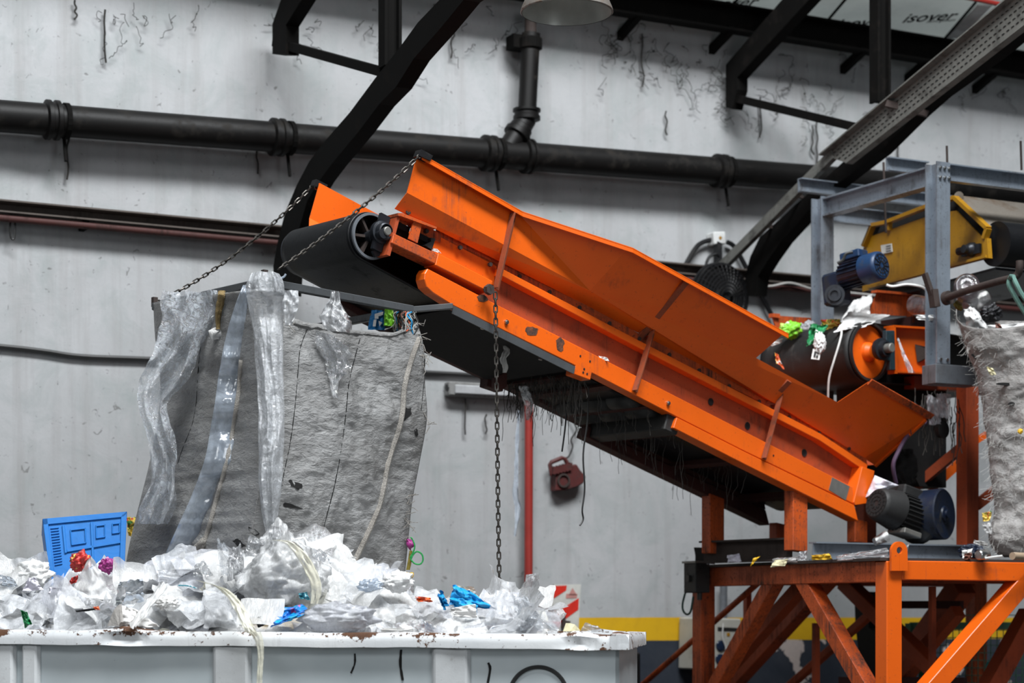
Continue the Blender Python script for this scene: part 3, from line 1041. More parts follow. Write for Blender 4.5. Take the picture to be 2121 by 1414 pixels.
# worn burnt spots where a bracket was cut off
burn = NT('burnt paint spot')
_c = burn.co(); _n = burn.noise(_c, 22, 5, .7)
burn.done(burn.bsdf(burn.mix(burn.ramp(_n, .4, .65), (.035, .02, .015), (.16, .05, .02)), .8, 0, _n, .5, .01))
b = MB()
rb = random.Random(11)
for x, y, w_, h_ in ((1101, 685, 13, 10), (1160, 711, 9, 15), (1000, 618, 11, 7)):
    pts = []
    for k in range(14):
        a = 2 * pi * k / 14
        rr = 1 + rb.uniform(-.22, .22)
        pts.append((x + cos(a) * w_ * rr, y + sin(a) * h_ * rr))
    b.prism(KP(pts, .0915), -OUT * .003)
b.build('burnt_spot', burn.m, cv)
b = MB(); b.prism(KP([(1724, 988), (1760, 1007), (1752, 1036), (1717, 1014)], .0925), -OUT * .004)
b.build('nameplate', M['nameplate'], cv)

# ---- skirt boards
OT, OF, OL = .12, .12, .34
Pn = {}
Pn['T0'], Pn['T1'] = K(864, 322, OT), K(1072, 440, OT)
Pn['F0'], Pn['FA'] = K(843, 399, OF), K(1222, 602, OF)
Pn['T2'], Pn['T3'] = K(1300, 515, OL), K(1622, 692, OL)
Pn['G0'], Pn['G1'], Pn['G2'] = K(818, 432, .06), K(1200, 625, .01), K(1560, 812, .01)
Pn['G00'] = K(830, 432, .03)
foot0, foot1 = K(905, 474, .01), K(1790, 948, .01)
pl_n = (Pn['T3'] - Pn['T2']).cross(K(1500, 782, .01) - Pn['T2']).normalized()
def S3(x, y): return hit(x, y, Pn['T2'], pl_n)
thk = .006

def skirt(fn, upper, lower, nm):
    t_ = thk
    b = MB()
    ext = (fn([-OUT * t_])[0] - fn([V((0, 0, 0))])[0])
    b.prism(fn([Pn['T0'], Pn['T1'], Pn['FA'], Pn['F0']]), ext)
    b.prism(fn([Pn['T1'], Pn['T2'], Pn['FA']]), ext)
    b.prism(fn([Pn['F0'], Pn['FA'], Pn['G1'], foot0, Pn['G0']]), ext)
    if nm == 'near':
        b.prism(fn([Pn['T2'], Pn['T3'], S3(1566, 741), S3(1735, 833), S3(1800, 790), S3(1925, 862), S3(1812, 962), foot1, Pn['G2'], Pn['G1'], Pn['FA']]), ext)
    else:
        b.prism(fn([Pn['T2'], Pn['T3'], S3(1925, 862), S3(1812, 962), foot1, Pn['G2'], Pn['G1'], Pn['FA']]), ext)
    s = b.build('skirt_board', upper, cv)
    # rolled top lip
    b = MB()
    lip = [(Pn['T0'], Pn['T1']), (Pn['T1'], Pn['T2']), (Pn['T2'], Pn['T3'])]
    for a, c in lip:
        q = [a, c, c + OUT * .05 - UP * .004, a + OUT * .05 - UP * .004]
        b.prism(fn(q), V((0, 0, -.006)))
        q = [a + OUT * .05, c + OUT * .05, c + OUT * .05 - UP * .032, a + OUT * .05 - UP * .032]
        b.prism(fn(q), ext)
    b.build('top_lip', lower, s)
    return s
sk_near = skirt(lambda p: [V(x) for x in p], M['orange'], M['orange'], 'near')
sk_far = skirt(lambda p: far(p, WID), M['orange'], M['orange_worn'], 'far')
# foot strip with bolts, near side
b = MB()
g = KP([(905, 468), (1030, 533), (1325, 691), (1560, 807), (1792, 940)], .012) + KP([(1797, 964), (1560, 824), (1327, 712), (1034, 554), (905, 487)], .012)
b.prism(g, -OUT * .01)
fs_ = b.build('foot_strip', M['orange_worn'], sk_near)
b = MB()
for k in range(12):
    x = 1075 + k * 62
    y = 538 + (x - 1034) * .523 + 16
    b.lathe(K(x, y - 3, .012), OUT, [(0, .014), (.014, .014)], 6)
for x, y in ((950, 492), (1014, 548)):
    b.lathe(K(x, y, .012), OUT, [(0, .012), (.012, .012)], 6)
b.build('bolt', M['rust'], fs_)

# tail plate edge and end frame
b = MB()
b.beam(S3(1797, 791) + OUT * .02, S3(1926, 864) + OUT * .02, .05, .012, pl_n)
b.build('tail_lip', M['orange_worn'], sk_near)
b = MB()
b.beam(S3(1917, 868), S3(1812, 964), .02, .03, pl_n)
b.build('edge_bar', M['orange'], sk_near)
b = MB(); b.prism(KP([(1786, 966), (1812, 975), (1800, 1042), (1772, 1046), (1768, 1040)], .10), -OUT * .16)
b.build('tail_box', M['orange'], cv, False, .004)
# hopper back and far plate at the tail
b = MB()
q = [S3(1925, 862), S3(1812, 962)]
b.prism([q[0], q[1], far([q[1]])[0], far([q[0]])[0]], KS * .01)
b.build('hopper_back', M['orange_shaded'], cv)

# ---- struts
def strut(pts, o0, o1):
    b = MB()
    a, c = K(*pts[0], o0), K(*pts[1], o1)
    b.angle(a, c, .045, .045, .007, OUT, KS)
    return b.build('strut', M['strut'], cv)
strut([(1057, 441), (1021, 596)], .13, .095)
b = MB(); b.cyl(K(1008, 598, .09), K(1010, 600, .16), .024, 12); b.lathe(K(1010, 600, .14), OUT, [(0, .034), (.03, .034)], 6); b.build('pivot_bolt', M['rust'], cv)
strut([(1349, 672), (1309, 808)], .05, .10)
strut([(1616, 800), (1577, 948)], .05, .10)
b = MB()
for (x0, y0, x1, y1) in ((1417, 583, 1322, 699), (1630, 789, 1584, 838)):
    a, c = S3(x0, y0), S3(x1, y1)
    b.beam(a + OUT * .02, c + OUT * .015, .045, .022, pl_n)
b.build('rib', M['strut'], sk_near)
b = MB()
for (x0, y0, x1, y1, o) in ((1322, 699, 1352, 690, .05), (1584, 838, 1612, 836, .05)):
    b.beam(S3(x0, y0) + OUT * .01, K(x1, y1, o), .03, .008)
b.build('gusset', M['strut'], cv)

# ---- chain lugs on the skirt corners
b = MB(); b.prism(KP([(873, 309), (897, 322), (892, 333), (868, 322)], .18), -OUT * .06); b.build('chain_lug', M['black_steel'], cv)
fl = far(KP([(873, 309), (897, 322), (892, 333), (868, 322)], .18))
b = MB(); b.prism(fl, OUT * .05); b.build('chain_lug', M['black_steel'], cv)
LUG_N, LUG_F = K(874, 318, .17), far([K(874, 318, .17)])[0]

# ---- head drum, belt, take-up frame
DC = K(770, 489, -.03)                        # drum face centre, near end
DR = .140
def along(s, h, o):                           # conveyor coordinates from the drum centre
    return DC + KS * s + KN * h + OUT * (o + .03)
DW = .78                                      # drum length
b = MB()
b.lathe(DC, KC, [(0, DR - .012), (0, DR), (DW, DR), (DW, DR - .012)], 40, False, False)
b.lathe(DC + KC * .01, KC, [(0, DR - .012), (DW - .02, DR - .012)], 40, False, False)
drum = b.build('head_drum', M['grease'], cv, True)
b = MB(); b.ring(DC - KC * .004, KC, DR - .014, DR + .002, .014, 40); b.build('rim', M['galv_dark'], drum, True)
b = MB()
for k in range(6):
    a = 2 * pi * k / 6 + .3
    e = KS * cos(a) + KN * sin(a)
    b.beam(DC + KC * .05 + e * .03, DC + KC * .05 + e * (DR - .012), .016, .07, KC)
b.build('spoke', M['rust'], drum)
b = MB(); b.cyl(DC - KC * .02, DC + KC * .2, .038, 20); b.build('hub', M['grease'], drum, True)
b = MB(); b.lathe(DC + KC * .10, KC, [(0, DR - .013), (.004, DR - .013)], 40); b.build('web_disc', M['grime'], drum)
HB = K(796, 480, .06)
b = MB()
b.lathe(HB - OUT * .05, OUT, [(0, .07), (.03, .07), (.035, .056), (.07, .052), (.075, .044), (.05, .044), (.05, .03)], 28)
b.box(HB - OUT * .04 + KN * .085, KS * .035, KN * .03, OUT * .012)
b.box(HB - OUT * .04 - KN * .085, KS * .035, KN * .03, OUT * .012)
bear = b.build('bearing', M['grease'], cv, True)
b = MB(); b.lathe(HB - OUT * .02, OUT, [(0, .027), (.055, .027), (.06, .022)], 20); b.build('shaft', M['nameplate'], bear, True)
b = MB(); b.lathe(DC + KC * .02, OUT, [(0, .03), (.14, .03)], 16); b.build('axle', M['grease'], drum, True)
# mounting plate beside the bearing
b = MB()
b.prism(KP([(822, 448), (828, 452), (808, 530), (801, 527)], .085), -OUT * .10)
mp = b.build('take_up_plate', M['orange_shaded'], cv)
b = MB(); b.prism(KP([(806, 452), (822, 450), (806, 526), (778, 532), (772, 520), (800, 500)], .012), -OUT * .02)
b.build('back_plate', M['grease'], mp)

# take-up window frame
tf = MB()
tf.prism(KP([(824, 441), (834, 441), (905, 470), (904, 474), (830, 447), (824, 447)], .10), -OUT * .12)
tf.prism(KP([(858, 453), (875, 460), (865, 503), (847, 494)], .085), -OUT * .012)
tf.prism(KP([(824, 446), (858, 461), (851, 472), (845, 466), (838, 468), (830, 460), (823, 458)], .02), -OUT * .01)
tf.prism(KP([(872, 463), (914, 484), (912, 503), (868, 486)], .02), -OUT * .01)
tf.build('take_up_frame', M['orange_worn'], cv)
b = MB()
b.prism(KP([(821, 457), (850, 471), (847, 482), (820, 470)], .03), -OUT * .03)
b.prism(KP([(869, 482), (900, 497), (897, 508), (866, 493)], .03), -OUT * .03)
b.prism(KP([(892, 492), (902, 494), (895, 517), (880, 508), (893, 500)], .06), -OUT * .06)
b.build('slide_block', M['black_steel'], cv)
b = MB(); b.prism(KP([(816, 470), (900, 508), (890, 530), (812, 490)], -.03), -OUT * .01); b.build('inner_plate', M['grime'], cv)
b = MB()
for x, y in ((881, 479), (951, 513), (1013, 548)):
    b.lathe(K(x, y, .03), OUT, [(0, .014), (.02, .014)], 6)
b.tube(smooth_path([K(840, 434, .06), K(843, 440, .07), K(846, 442, .08)]), .008, 5)
b.tube(smooth_path([K(850, 436, .06), K(848, 441, .07), K(844, 444, .08)]), .008, 5)
b.build('wing_bolt', M['rust'], cv)
# head girder boxes stepping up to the take-up
b = MB(); b.prism(KP([(816, 483), (907, 526), (901, 546), (811, 503)], .10), -OUT * .12); b.build('head_girder', M['orange_worn'], cv, False, .004)
b = MB(); b.prism(KP([(908, 524), (1021, 582), (1014, 605), (902, 549)], .105), -OUT * .12); b.build('head_girder', M['orange'], cv, False, .004)
b = MB(); b.prism(KP([(902, 486), (1030, 546), (1022, 590), (893, 520)], .012), -OUT * .01); b.build('cover_plate', M['orange'], cv)
# the same on the far side, in one plain beam
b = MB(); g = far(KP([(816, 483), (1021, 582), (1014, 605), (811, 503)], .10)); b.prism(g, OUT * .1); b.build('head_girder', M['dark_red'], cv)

# belt: closed loop round the drum, along the top and back under
BELT_W = DW - .06
t_end = (K(1780, 1000, 0) - DC).dot(KS)
rb_ = DR + .006
prof = []
NARC = 22
for k in range(NARC + 1):
    a = pi / 2 + pi * k / NARC
    prof.append(V((cos(a) * rb_, sin(a) * rb_)))
low = [(.35, -.155), (.9, -.17), (1.6, -.18), (t_end * .6, -.18), (t_end, -.16)]
prof += [V(x) for x in low]
for k in range(1, 9):
    a = -pi / 2 + pi * k / 9
    prof.append(V((t_end + cos(a) * .13, -.03 + sin(a) * .13)))
prof += [V((t_end, .10)), V((t_end * .5, .07)), V((.4, rb_ - .01))]
b = MB()
NW = 26
def bf(u, v):
    n_ = len(prof)
    p = prof[int(round(u * n_)) % n_]
    trough = 0
    return along(p.x, p.y, -.06 - BELT_W * v)
b.grid(bf, len(prof), NW, True)
belt = b.build('belt', M['rubber'], cv, 'all', 0, .008)

# guard plate under the return run, with its angle edge
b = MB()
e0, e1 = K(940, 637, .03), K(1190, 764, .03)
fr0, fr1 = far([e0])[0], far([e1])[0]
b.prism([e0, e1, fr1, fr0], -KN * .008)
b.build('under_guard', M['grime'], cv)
b = MB(); b.angle(K(940, 633, .10), K(1192, 759, .10), .06, .05, .008, -OUT, -KN); b.build('guard_edge', M['grey_steel'], cv)
b = MB()
for x, y in ((1001, 672), (1121, 736)):
    b.lathe(K(x, y, .02), -KN, [(0, .014), (.03, .014)], 6)
b.build('bolt', M['steel_bright'], cv)
# far lower edge and cross members under the frame
b = MB()
for x in (1215, 1262, 1345, 1440, 1560, 1700):
    y = 772 + (x - 1226) * .515
    a = K(x, y + 6, -.0)
    b.beam(a, far([a])[0], .07, .045, KN)
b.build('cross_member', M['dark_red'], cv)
b = MB()
a = K(1398, 876, .09)
c = far([K(1398, 876, .0)])[0]
b.beam(a - OUT * .02, c, .12, .13, KN)
b.build('heavy_cross_beam', M['rubber_dusty'], cv, False, .008)
b = MB()
for x, y in ((1355, 842), (1318, 822)):
    a = K(x, y, -.02)
    c = far([a])[0]
    d = (c - a).normalized()
    L = (c - a).length
    b.lathe(a, d, [(0, .02), (.01, .07), (L * .3, .07), (L * .31, .05), (L * .34, .05), (L * .35, .07), (L * .64, .07), (L * .65, .05), (L * .68, .05), (L * .69, .07), (L - .01, .07), (L, .02)], 20)
b.build('return_roller', M['rubber_dusty'], cv, True)
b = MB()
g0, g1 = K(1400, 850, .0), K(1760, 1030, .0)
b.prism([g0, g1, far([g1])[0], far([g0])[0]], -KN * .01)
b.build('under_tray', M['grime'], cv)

# legs down to the beams on the base frame
b = MB(); b.prism(KP([(1643, 1010), (1673, 1022), (1673, 1143), (1643, 1139)], .06), -OUT * .09); b.build('leg', M['orange_worn'], cv, False, .004)
g = far(KP([(1643, 1010), (1673, 1022), (1673, 1143), (1643, 1139)], .06)); b = MB(); b.prism(g, OUT * .09); b.build('leg', M['orange_worn'], cv, False, .004)
b = MB(); b.prism(KP([(1771, 1074), (1797, 1080), (1797, 1125), (1771, 1122)], .03), -OUT * .08); b.build('leg', M['orange_worn'], cv, False, .004)
g = far(KP([(1771, 1074), (1797, 1080), (1797, 1125), (1771, 1122)], .03)); b = MB(); b.prism(g, OUT * .08); b.build('leg', M['orange_shaded'], cv, False, .004)
# tail drum inside
b = MB(); b.cyl(along(t_end, -.03, -.03), along(t_end, -.03, -.75), .125, 24); b.build('tail_drum', M['grime'], cv, True)

# geared motor at the tail
mc = P(1815, 1042, 15.10)
MD = (P(1912, 1078, 15.38) - mc).normalized()
MS = MD.cross(UP).normalized(); MU = MS.cross(MD)
mo = MB()
R_ = .142
mo.lathe(mc, MD, [(0, R_ * .74), (.012, R_ * .82), (.03, R_ * .86), (.19, R_ * 1.04), (.20, R_ * .96)], 36, True, False)
mot = mo.build('drive_motor', M['grey_motor'], cv, True)
b = MB()
for j in range(3):
    for k in range(8 + j * 5):
        a = 2 * pi * k / (8 + j * 5) + j * .3
        rr = R_ * (.24 + .19 * j)
        b.box(mc - MD * .002 + (MS * cos(a) + MU * sin(a)) * rr, (MS * cos(a) + MU * sin(a)) * .011, (MU * cos(a) - MS * sin(a)) * (.010 + .005 * j), MD * .003)
b.build('fan_slot', M['grime'], mot)
b = MB(); b.lathe(mc + MD * .19, MD, [(0, R_ * .9), (.22, R_ * .92)], 36)
for k in range(28):
    a = 2 * pi * k / 28
    e = MS * cos(a) + MU * sin(a)
    b.box(mc + MD * .30 + e * R_ * .98, MD * .10, e * R_ * .08, e.cross(MD) * .004)
b.build('finned_body', M['grey_motor'], mot)
b = MB(); b.lathe(mc + MD * .39, MD, [(0, R_ * .95), (.03, R_ * 1.15), (.06, R_ * 1.32), (.10, R_ * 1.32)], 36); b.build('flange', M['grey_motor'], mot, True)
b = MB(); b.box(mc + MD * .30 + MU * R_ * 1.1 - MS * .02, MD * .10, MS * .08, MU * .045); b.build('terminal_box', M['grey_motor'], mot, False, .012)
b = MB(); b.box(mc + MD * .30 - MU * R_ * 1.05 + MS * .03, MD * .09, MS * .09, MU * .02); b.build('foot_plate', M['nameplate'], mot, False, .006)
gcn = V((.80, -.60, .04)).normalized(); gcc = P(1957, 1064, 15.28)
b = MB(); b.lathe(gcc - gcn * .22, gcn, [(0, .13), (.03, .185), (.21, .19), (.22, .18), (.215, .165), (.217, .06), (.23, .055), (.235, .03), (.25, .03)], 44)
b.cyl(mc + MD * .45, gcc - gcn * .12, .12, 24)
b.build('gearbox', M['navy_motor'], mot, True)
# small return roller guard tab under the girder end
b = MB(); b.prism(KP([(1024, 782), (1050, 770), (1050, 800), (1040, 808), (1024, 803)], -.55), -OUT * .03); b.build('bracket', M['dark_red'], cv)

# ---------------------------------------------------------------- chains
def chain(name, p0, p1, pitch, sag, label, wire=.0046, wide=.0150, pts=None):
    path = pts or [p0.lerp(p1, k / 12) - UP * sag * 4 * (k / 12) * (1 - k / 12) for k in range(13)]
    path = smooth_path(path, 6)
    tot = sum((path[i + 1] - path[i]).length for i in range(len(path) - 1))
    n_ = int(tot / pitch)
    b = MB()
    prev = None
    for i in range(n_):
        a, c = poly_at(path, i / n_), poly_at(path, (i + 1) / n_)
        d = (c - a).normalized()
        s = d.cross(V((.2, -1, .1))).normalized()
        q = s.cross(d)
        if i % 2: s = q
        m = (a + c) / 2
        hl = (c - a).length * .5 + wire * .9
        pts_ = []
        for k in range(10):
            an = 2 * pi * k / 10
            ca, sa = cos(an), sin(an)
            pts_.append(m + d * (ca * wide * .6 + (1 if ca > 0 else -1) * (hl - wide * .6)) + s * sa * wide * .62)
        b.tube(pts_, wire, 5, True)
    o = b.build(name, M['chain'], None, True)
    return tag(o, label, 'chain')
# ---------------------------------------------------------------- orange base frame
BC = P(1837, 1160, 14.0)                       # its nearest top corner
ZD = BC.z                                      # deck height
def LF(px, py, o=0.0): return hit(px, py, BC + WD * o, WD)
def RF(px, py, o=0.0): return hit(px, py, BC + GC * o, GC)
S = .13
WIDB = 2.297
bf_ = thing('base_frame', 'tall orange braced steel frame carrying the conveyor on its deck', 'frame', V((BC.x, BC.y, 0)))
def post(c, mat, z0=0.0, z1=ZD - .005, s=S):
    b = MB(); b.box(V((c.x, c.y, (z0 + z1) / 2)), WD * s / 2, GC * s / 2, UP * (z1 - z0) / 2)
    return b.build('post', mat, bf_, False, .006)
cc = BC + WD * S / 2 + GC * S / 2
post(cc, M['orange'])
post(cc + GC * WIDB, M['orange_worn'])
post(RF(2022, 1300, WIDB), M['orange_worn'])
post(cc + WD * 2.6, M['orange'])
HB_ = .145
b = MB(); b.box(BC + GC * (S + (WIDB - S) / 2) + WD * (S / 2) - UP * HB_ / 2, GC * (WIDB - S) / 2, WD * S / 2, UP * HB_ / 2); b.build('top_beam', M['orange_worn'], bf_, False, .005)
b = MB(); b.box(BC + WD * (S + 1.3) + GC * (S / 2) - UP * .065, WD * 1.3, GC * S / 2, UP * .065); b.build('top_beam', M['orange'], bf_, False, .005)
b = MB(); b.box(BC + WD * 1.4 + GC * (S / 2 + WIDB) - UP * .065, WD * 1.35, GC * S / 2, UP * .065); b.build('top_beam', M['orange_shaded'], bf_, False, .005)
b = MB(); b.box(BC + WD * 1.4 + GC * (.75) - UP * .075, WD * 1.33, GC * .05, UP * .06); b.build('top_beam', M['orange_shaded'], bf_)
b = MB(); b.box(BC + WD * 1.35 + GC * (WIDB / 2 + .06) + UP * .008, WD * 1.4, GC * (WIDB / 2 + .05), UP * .01); deck = b.build('deck_plate', M['rust'], bf_)

def brace(p, q, s, mat, up=None):
    b = MB()
    b.beam(p, q, s, s, up if up is not None else UP)
    return b.build('brace', mat, bf_, False, .004)
brace(LF(1662, 1190, .065), LF(1800, 1430, .065), .115, M['orange_worn'], WD)
brace(LF(1612, 1190, .065), LF(1480, 1430, .065), .11, M['orange_worn'], WD)
brace(LF(1720, 1195, .95), LF(1510, 1425, .95), .115, M['orange_shaded'], WD)
brace(LF(1660, 1215, .55), LF(1470, 1425, .55), .10, M['orange_shaded'], WD)
brace(LF(1805, 1270, 1.3), LF(1630, 1425, 1.3), .06, M['orange_shaded'], WD)
brace(LF(1750, 1205, 1.3), LF(1950, 1400, 1.3), .115, M['orange_shaded'], WD)
brace(LF(1995, 1212, 1.9), LF(1865, 1395, 1.9), .17, M['orange_shaded'], WD)
brace(RF(2128, 1190, .065), RF(1920, 1430, .065), .13, M['orange'], GC)
brace(RF(2135, 1270, .9), RF(2050, 1425, .9), .14, M['orange_shaded'], GC)
brace(LF(1985, 1265, 1.5), LF(1862, 1405, 1.5), .10, M['orange_shaded'], WD)
b = MB()
b.beam(LF(1866, 1252, 1.6), RF(1992, 1252, 1.3), .05, .06)
b.build('rail', M['dark_red'], bf_)
b = MB(); b.beam(LF(1740, 1414, 1.2), RF(2000, 1416, 1.2), .06, .10); b.build('rail', M['dark_red'], bf_)
for (x, y0, y1, o, s) in ((1548, 1226, 1300, .9, .05), (1690, 1290, 1430, .95, .045), (1931, 1215, 1430, 1.0, .04)):
    b = MB(); b.beam(LF(x, y0, o), LF(x, y1, o), s, s, WD); b.build('upright', M['orange_shaded'], bf_)
b = MB(); b.tube([LF(1575, 1203, .35), LF(1320, 1427, .35)], .024, 12); b.build('tie_rod', M['orange_worn'], bf_, True)
b = MB(); b.prism([LF(x, y, 1.9) for x, y in ((1769, 1225), (1800, 1225), (1800, 1300), (1840, 1330), (1840, 1440), (1790, 1440), (1772, 1300))], WD * .08); b.build('dark_panel', M['grime'], bf_)
# lifting lug with its hole
oc = RF(1859, 1142, -.012); rr = RF(1875.5, 1142, -.012) - oc
ur = rr.length
ex, ey = rr.normalized(), UP
out_ = [oc + ex * (-ur) - ey * .13] + [oc + (ex * cos(a) + ey * sin(a)) * ur for a in [pi - pi * k / 14 for k in range(15)]] + [oc + ex * (ur * 1.05) - ey * .13]
hole = [oc + ey * .008 + (ex * cos(a) + ey * sin(a)) * ur * .36 for a in [-pi / 2 + 2 * pi * k / 16 for k in range(17)]]
mid_ = oc - ey * .13
b = MB(); b.prism([mid_] + out_ + [mid_ + ex * .0004][:0] + hole[::1], -GC * .02)
# outline order: bottom middle, around the outside, back to bottom middle, hole
b = MB(); b.prism(out_[:1] + out_[1:] + [mid_ + ex * .0005] + [h + ex * .0005 for h in hole[:1]] + hole[1:-1] + [hole[-1] - ex * .0005] + [mid_ - ex * .0005], -GC * .022)
b.build('lifting_lug', M['orange'], bf_)

# steel beams lying on the deck under the conveyor
b = MB()
a0 = K(1640, 1140, -.02); a1 = far([a0])[0]
a0.z = a1.z = ZD + .02 + .085
a1 = a1 + KC * .12
b.ibeam(a0, a1, .165, .12, .014, UP, KA)
tag(b.build('cross_beam', M['rust']), 'dark rusty steel beam under the conveyor legs on the orange deck', 'beam')
g0 = P(1683, 1140, 14.75); g0.z = ZD + .02 + .066
g1 = g0 + WD * 1.36
b = MB(); b.ibeam(g0, g1, .13, .09, .010, UP, GC)
tag(b.build('steel_beam', M['galv']), 'blue grey steel beam lying on the orange deck behind the lifting lug', 'beam')

# switch box on the frame corner
jb = thing('control_box', 'small dusty grey switch box on the corner of the orange base frame', 'box', LF(1434, 1225, -.25))
b = MB()
c0 = LF(1433, 1196, -.17)
b.box(c0 + WD * .08 + GC * .055, WD * .065, GC * .085, UP * .115); b.build('case', M['grey_motor'], jb, False, .006)
b = MB(); b.box(c0 + WD * .08 + GC * .055 + UP * .12, WD * .075, GC * .095, UP * .008); b.build('lid', M['nameplate'], jb)
b = MB(); b.box(c0 + WD * .008 + GC * .06 - UP * .005, WD * .012, GC * .022, UP * .024); b.build('switch', M['wire_black'], jb)
b = MB(); b.cyl(c0 + WD * .07 - UP * .11, c0 + WD * .07 - UP * .17, .02, 12); b.build('gland', M['wire_black'], jb)
b = MB()
b.tube(smooth_path([LF(1421, 1222, -.12), LF(1414, 1250, -.12), LF(1416, 1266, -.12), LF(1424, 1272, -.12), LF(1431, 1264, -.12), LF(1436, 1235, -.12)]), .0085, 7)
b.build('cable', M['wire_green'], jb, True)
b = MB(); b.prism([LF(x, y, -.02) for x, y in ((1437, 1133), (1474, 1134), (1474, 1168), (1462, 1166), (1440, 1166), (1440, 1150))], WD * .03)
b.build('back_plate', M['grime'], jb)

# ---------------------------------------------------------------- feed conveyor behind the hopper
FDC = P(1803, 728, 15.45)
FR = .213
def FK(px, py, o=0.0): return hit(px, py, FDC + OUT * o, KC)
fcv = thing('feed_conveyor', 'orange feed conveyor with a black end drum dropping waste into the hopper', 'conveyor', FK(1990, 1130, 0))
b = MB()
b.lathe(FDC, KC, [(0, FR - .012), (0, FR), (.92, FR), (.92, FR - .02)], 44, False, True)
fd_ = b.build('drum', M['rubber'], fcv, True)
b = MB(); b.lathe(FDC + KC * .03, OUT, [(0, FR - .012), (.002, FR - .012), (.003, FR - .03), (.004, .075), (.028, .068), (.06, .05)], 44); b.build('end_disc', M['orange'], fd_)
b = MB(); b.ring(FDC - KC * .002, KC, FR - .012, FR + .008, .02, 44); b.build('rim', M['rubber_dusty'], fd_, True)
# belt: round the drum and away to the right
b = MB()
pr = []
for k in range(21):
    a = pi / 2 + pi * k / 20
    pr.append((cos(a) * (FR + .008), sin(a) * (FR + .008)))
pr += [(.6, -FR * .95), (1.6, -FR * .9), (1.6, FR), (.6, FR + .008)]
b.grid(lambda u, v: FDC + KA * pr[int(round(u * len(pr))) % len(pr)][0] + UP * pr[int(round(u * len(pr))) % len(pr)][1] + KC * (.03 + .86 * v), len(pr), 20, True)
b.build('belt', M['rubber_dusty'], fcv, 'all', 0, .008)
bc_ = FK(1832, 722, .13)
b = MB()
b.lathe(bc_ - OUT * .06, OUT, [(0, .075), (.02, .082), (.045, .082), (.05, .062), (.085, .058), (.085, .045), (.06, .045), (.06, .02)], 30)
b.box(bc_ - OUT * .045 + KA * .05, KA * .05, UP * .05, OUT * .02)
fb = b.build('bearing', M['grease'], fcv, True)
b = MB(); b.lathe(bc_ - OUT * .02, OUT, [(0, .036), (.09, .036), (.095, .03)], 20); b.build('shaft', M['nameplate'], fb, True)
b = MB(); b.prism([FK(x, y, .08) for x, y in ((1836, 684), (1854, 684), (1855, 766), (1844, 766), (1844, 748), (1836, 745))], -OUT * .04); b.build('mount_plate', M['bluegreen'], fcv, False, .004)
b = MB()
fp = [(1856, 675), (1945, 680), (1951, 777), (1857, 772)]
b.prism([FK(x, y, .02) for x, y in fp], -OUT * .012)
w_ = [FK(x, y, .08) for x, y in ((1852, 673), (1948, 679))]
b.prism([w_[0], w_[1], w_[1] - UP * .014, w_[0] - UP * .014], -OUT * .1)
w_ = [FK(x, y, .08) for x, y in ((1852, 674), (1856, 773))]
b.prism([w_[0], w_[1], w_[1] + KA * .018, w_[0] + KA * .018], -OUT * .08)
w_ = [FK(x, y, .08) for x, y in ((1856, 771), (1953, 776))]
b.prism([w_[0], w_[1], w_[1] + UP * .012, w_[0] + UP * .012], -OUT * .08)
sf = b.build('side_frame', M['orange'], fcv)
b = MB(); b.prism([FK(1895, 713, .03), FK(1941, 723, .12), FK(1946, 727, .12), FK(1900, 750, .03)], KA * .02); b.build('fin', M['rust'], fcv)
b = MB(); w_ = [FK(x, y, .0) for x, y in ((1894, 778), (2035, 783), (2035, 810), (1894, 804))]; b.prism(w_, -OUT * .12); b.build('lower_beam', M['orange_shaded'], fcv)
b = MB(); b.prism([FK(x, y, -.35) for x, y in ((1818, 603), (1924, 612), (1893, 655), (1888, 655), (1798, 650))], -OUT * .008)
w_ = [FK(x, y, -.30) for x, y in ((1817, 600), (1926, 610))]
b.prism([w_[0], w_[1], w_[1] - UP * .018, w_[0] - UP * .018], -OUT * .06)
b.prism([FK(x, y, -.30) for x, y in ((1890, 612), (1895, 612), (1895, 668), (1890, 668))], -OUT * .06)
b.build('skirt_board', M['orange_worn'], fcv)
b = MB(); b.prism([FK(x, y, -.3) for x, y in ((1886, 655), (1946, 655), (1946, 680), (1886, 676))], -OUT * .3); b.build('inner_plate', M['dark_red'], fcv)
b = MB(); b.prism([FK(x, y, -.98) for x, y in ((1597, 653), (1720, 661), (1720, 700), (1612, 700))], OUT * .01)
b.prism([FK(x, y, -1.0) for x, y in ((1592, 650), (1606, 651), (1606, 660), (1592, 658))], OUT * .05)
b.build('skirt_board', M['orange_worn'], fcv)
b = MB(); b.prism([FK(x, y, -.1) for x, y in ((1836, 766), (1960, 772), (1960, 1010), (1905, 1006), (1880, 960), (1838, 890))], OUT * -.5); b.build('dark_backing', M['grime'], fcv)  # added black block that darkens the gap under drum and bearing
pc = P(2004, 1000, 15.75)
for cx_, m_ in ((pc, 'orange_shaded'), (pc + KC * 1.0, 'orange_shaded')):
    b = MB(); b.box(V((cx_.x, cx_.y, (ZD + .02 + 3.36) / 2)), KA * .075, KC * .05, UP * (3.36 - ZD - .02) / 2); b.build('leg', M[m_], fcv, False, .004)
b = MB(); b.beam(P(1893, 1010, 16.1), P(1990, 928, 15.9), .07, .07); b.build('brace', M['orange_shaded'], fcv)
b = MB(); b.beam(P(1925, 1015, 16.3), P(1990, 955, 16.3), .06, .07); b.build('brace', M['orange'], fcv)
b = MB(); b.beam(P(2020, 1048, 15.9), P(2075, 1005, 15.9), .08, .08); b.build('brace', M['orange_shaded'], fcv)
b = MB(); b.beam(P(2018, 915, 16.0), P(2045, 898, 16.0), .05, .05); b.build('brace', M['orange'], fcv)
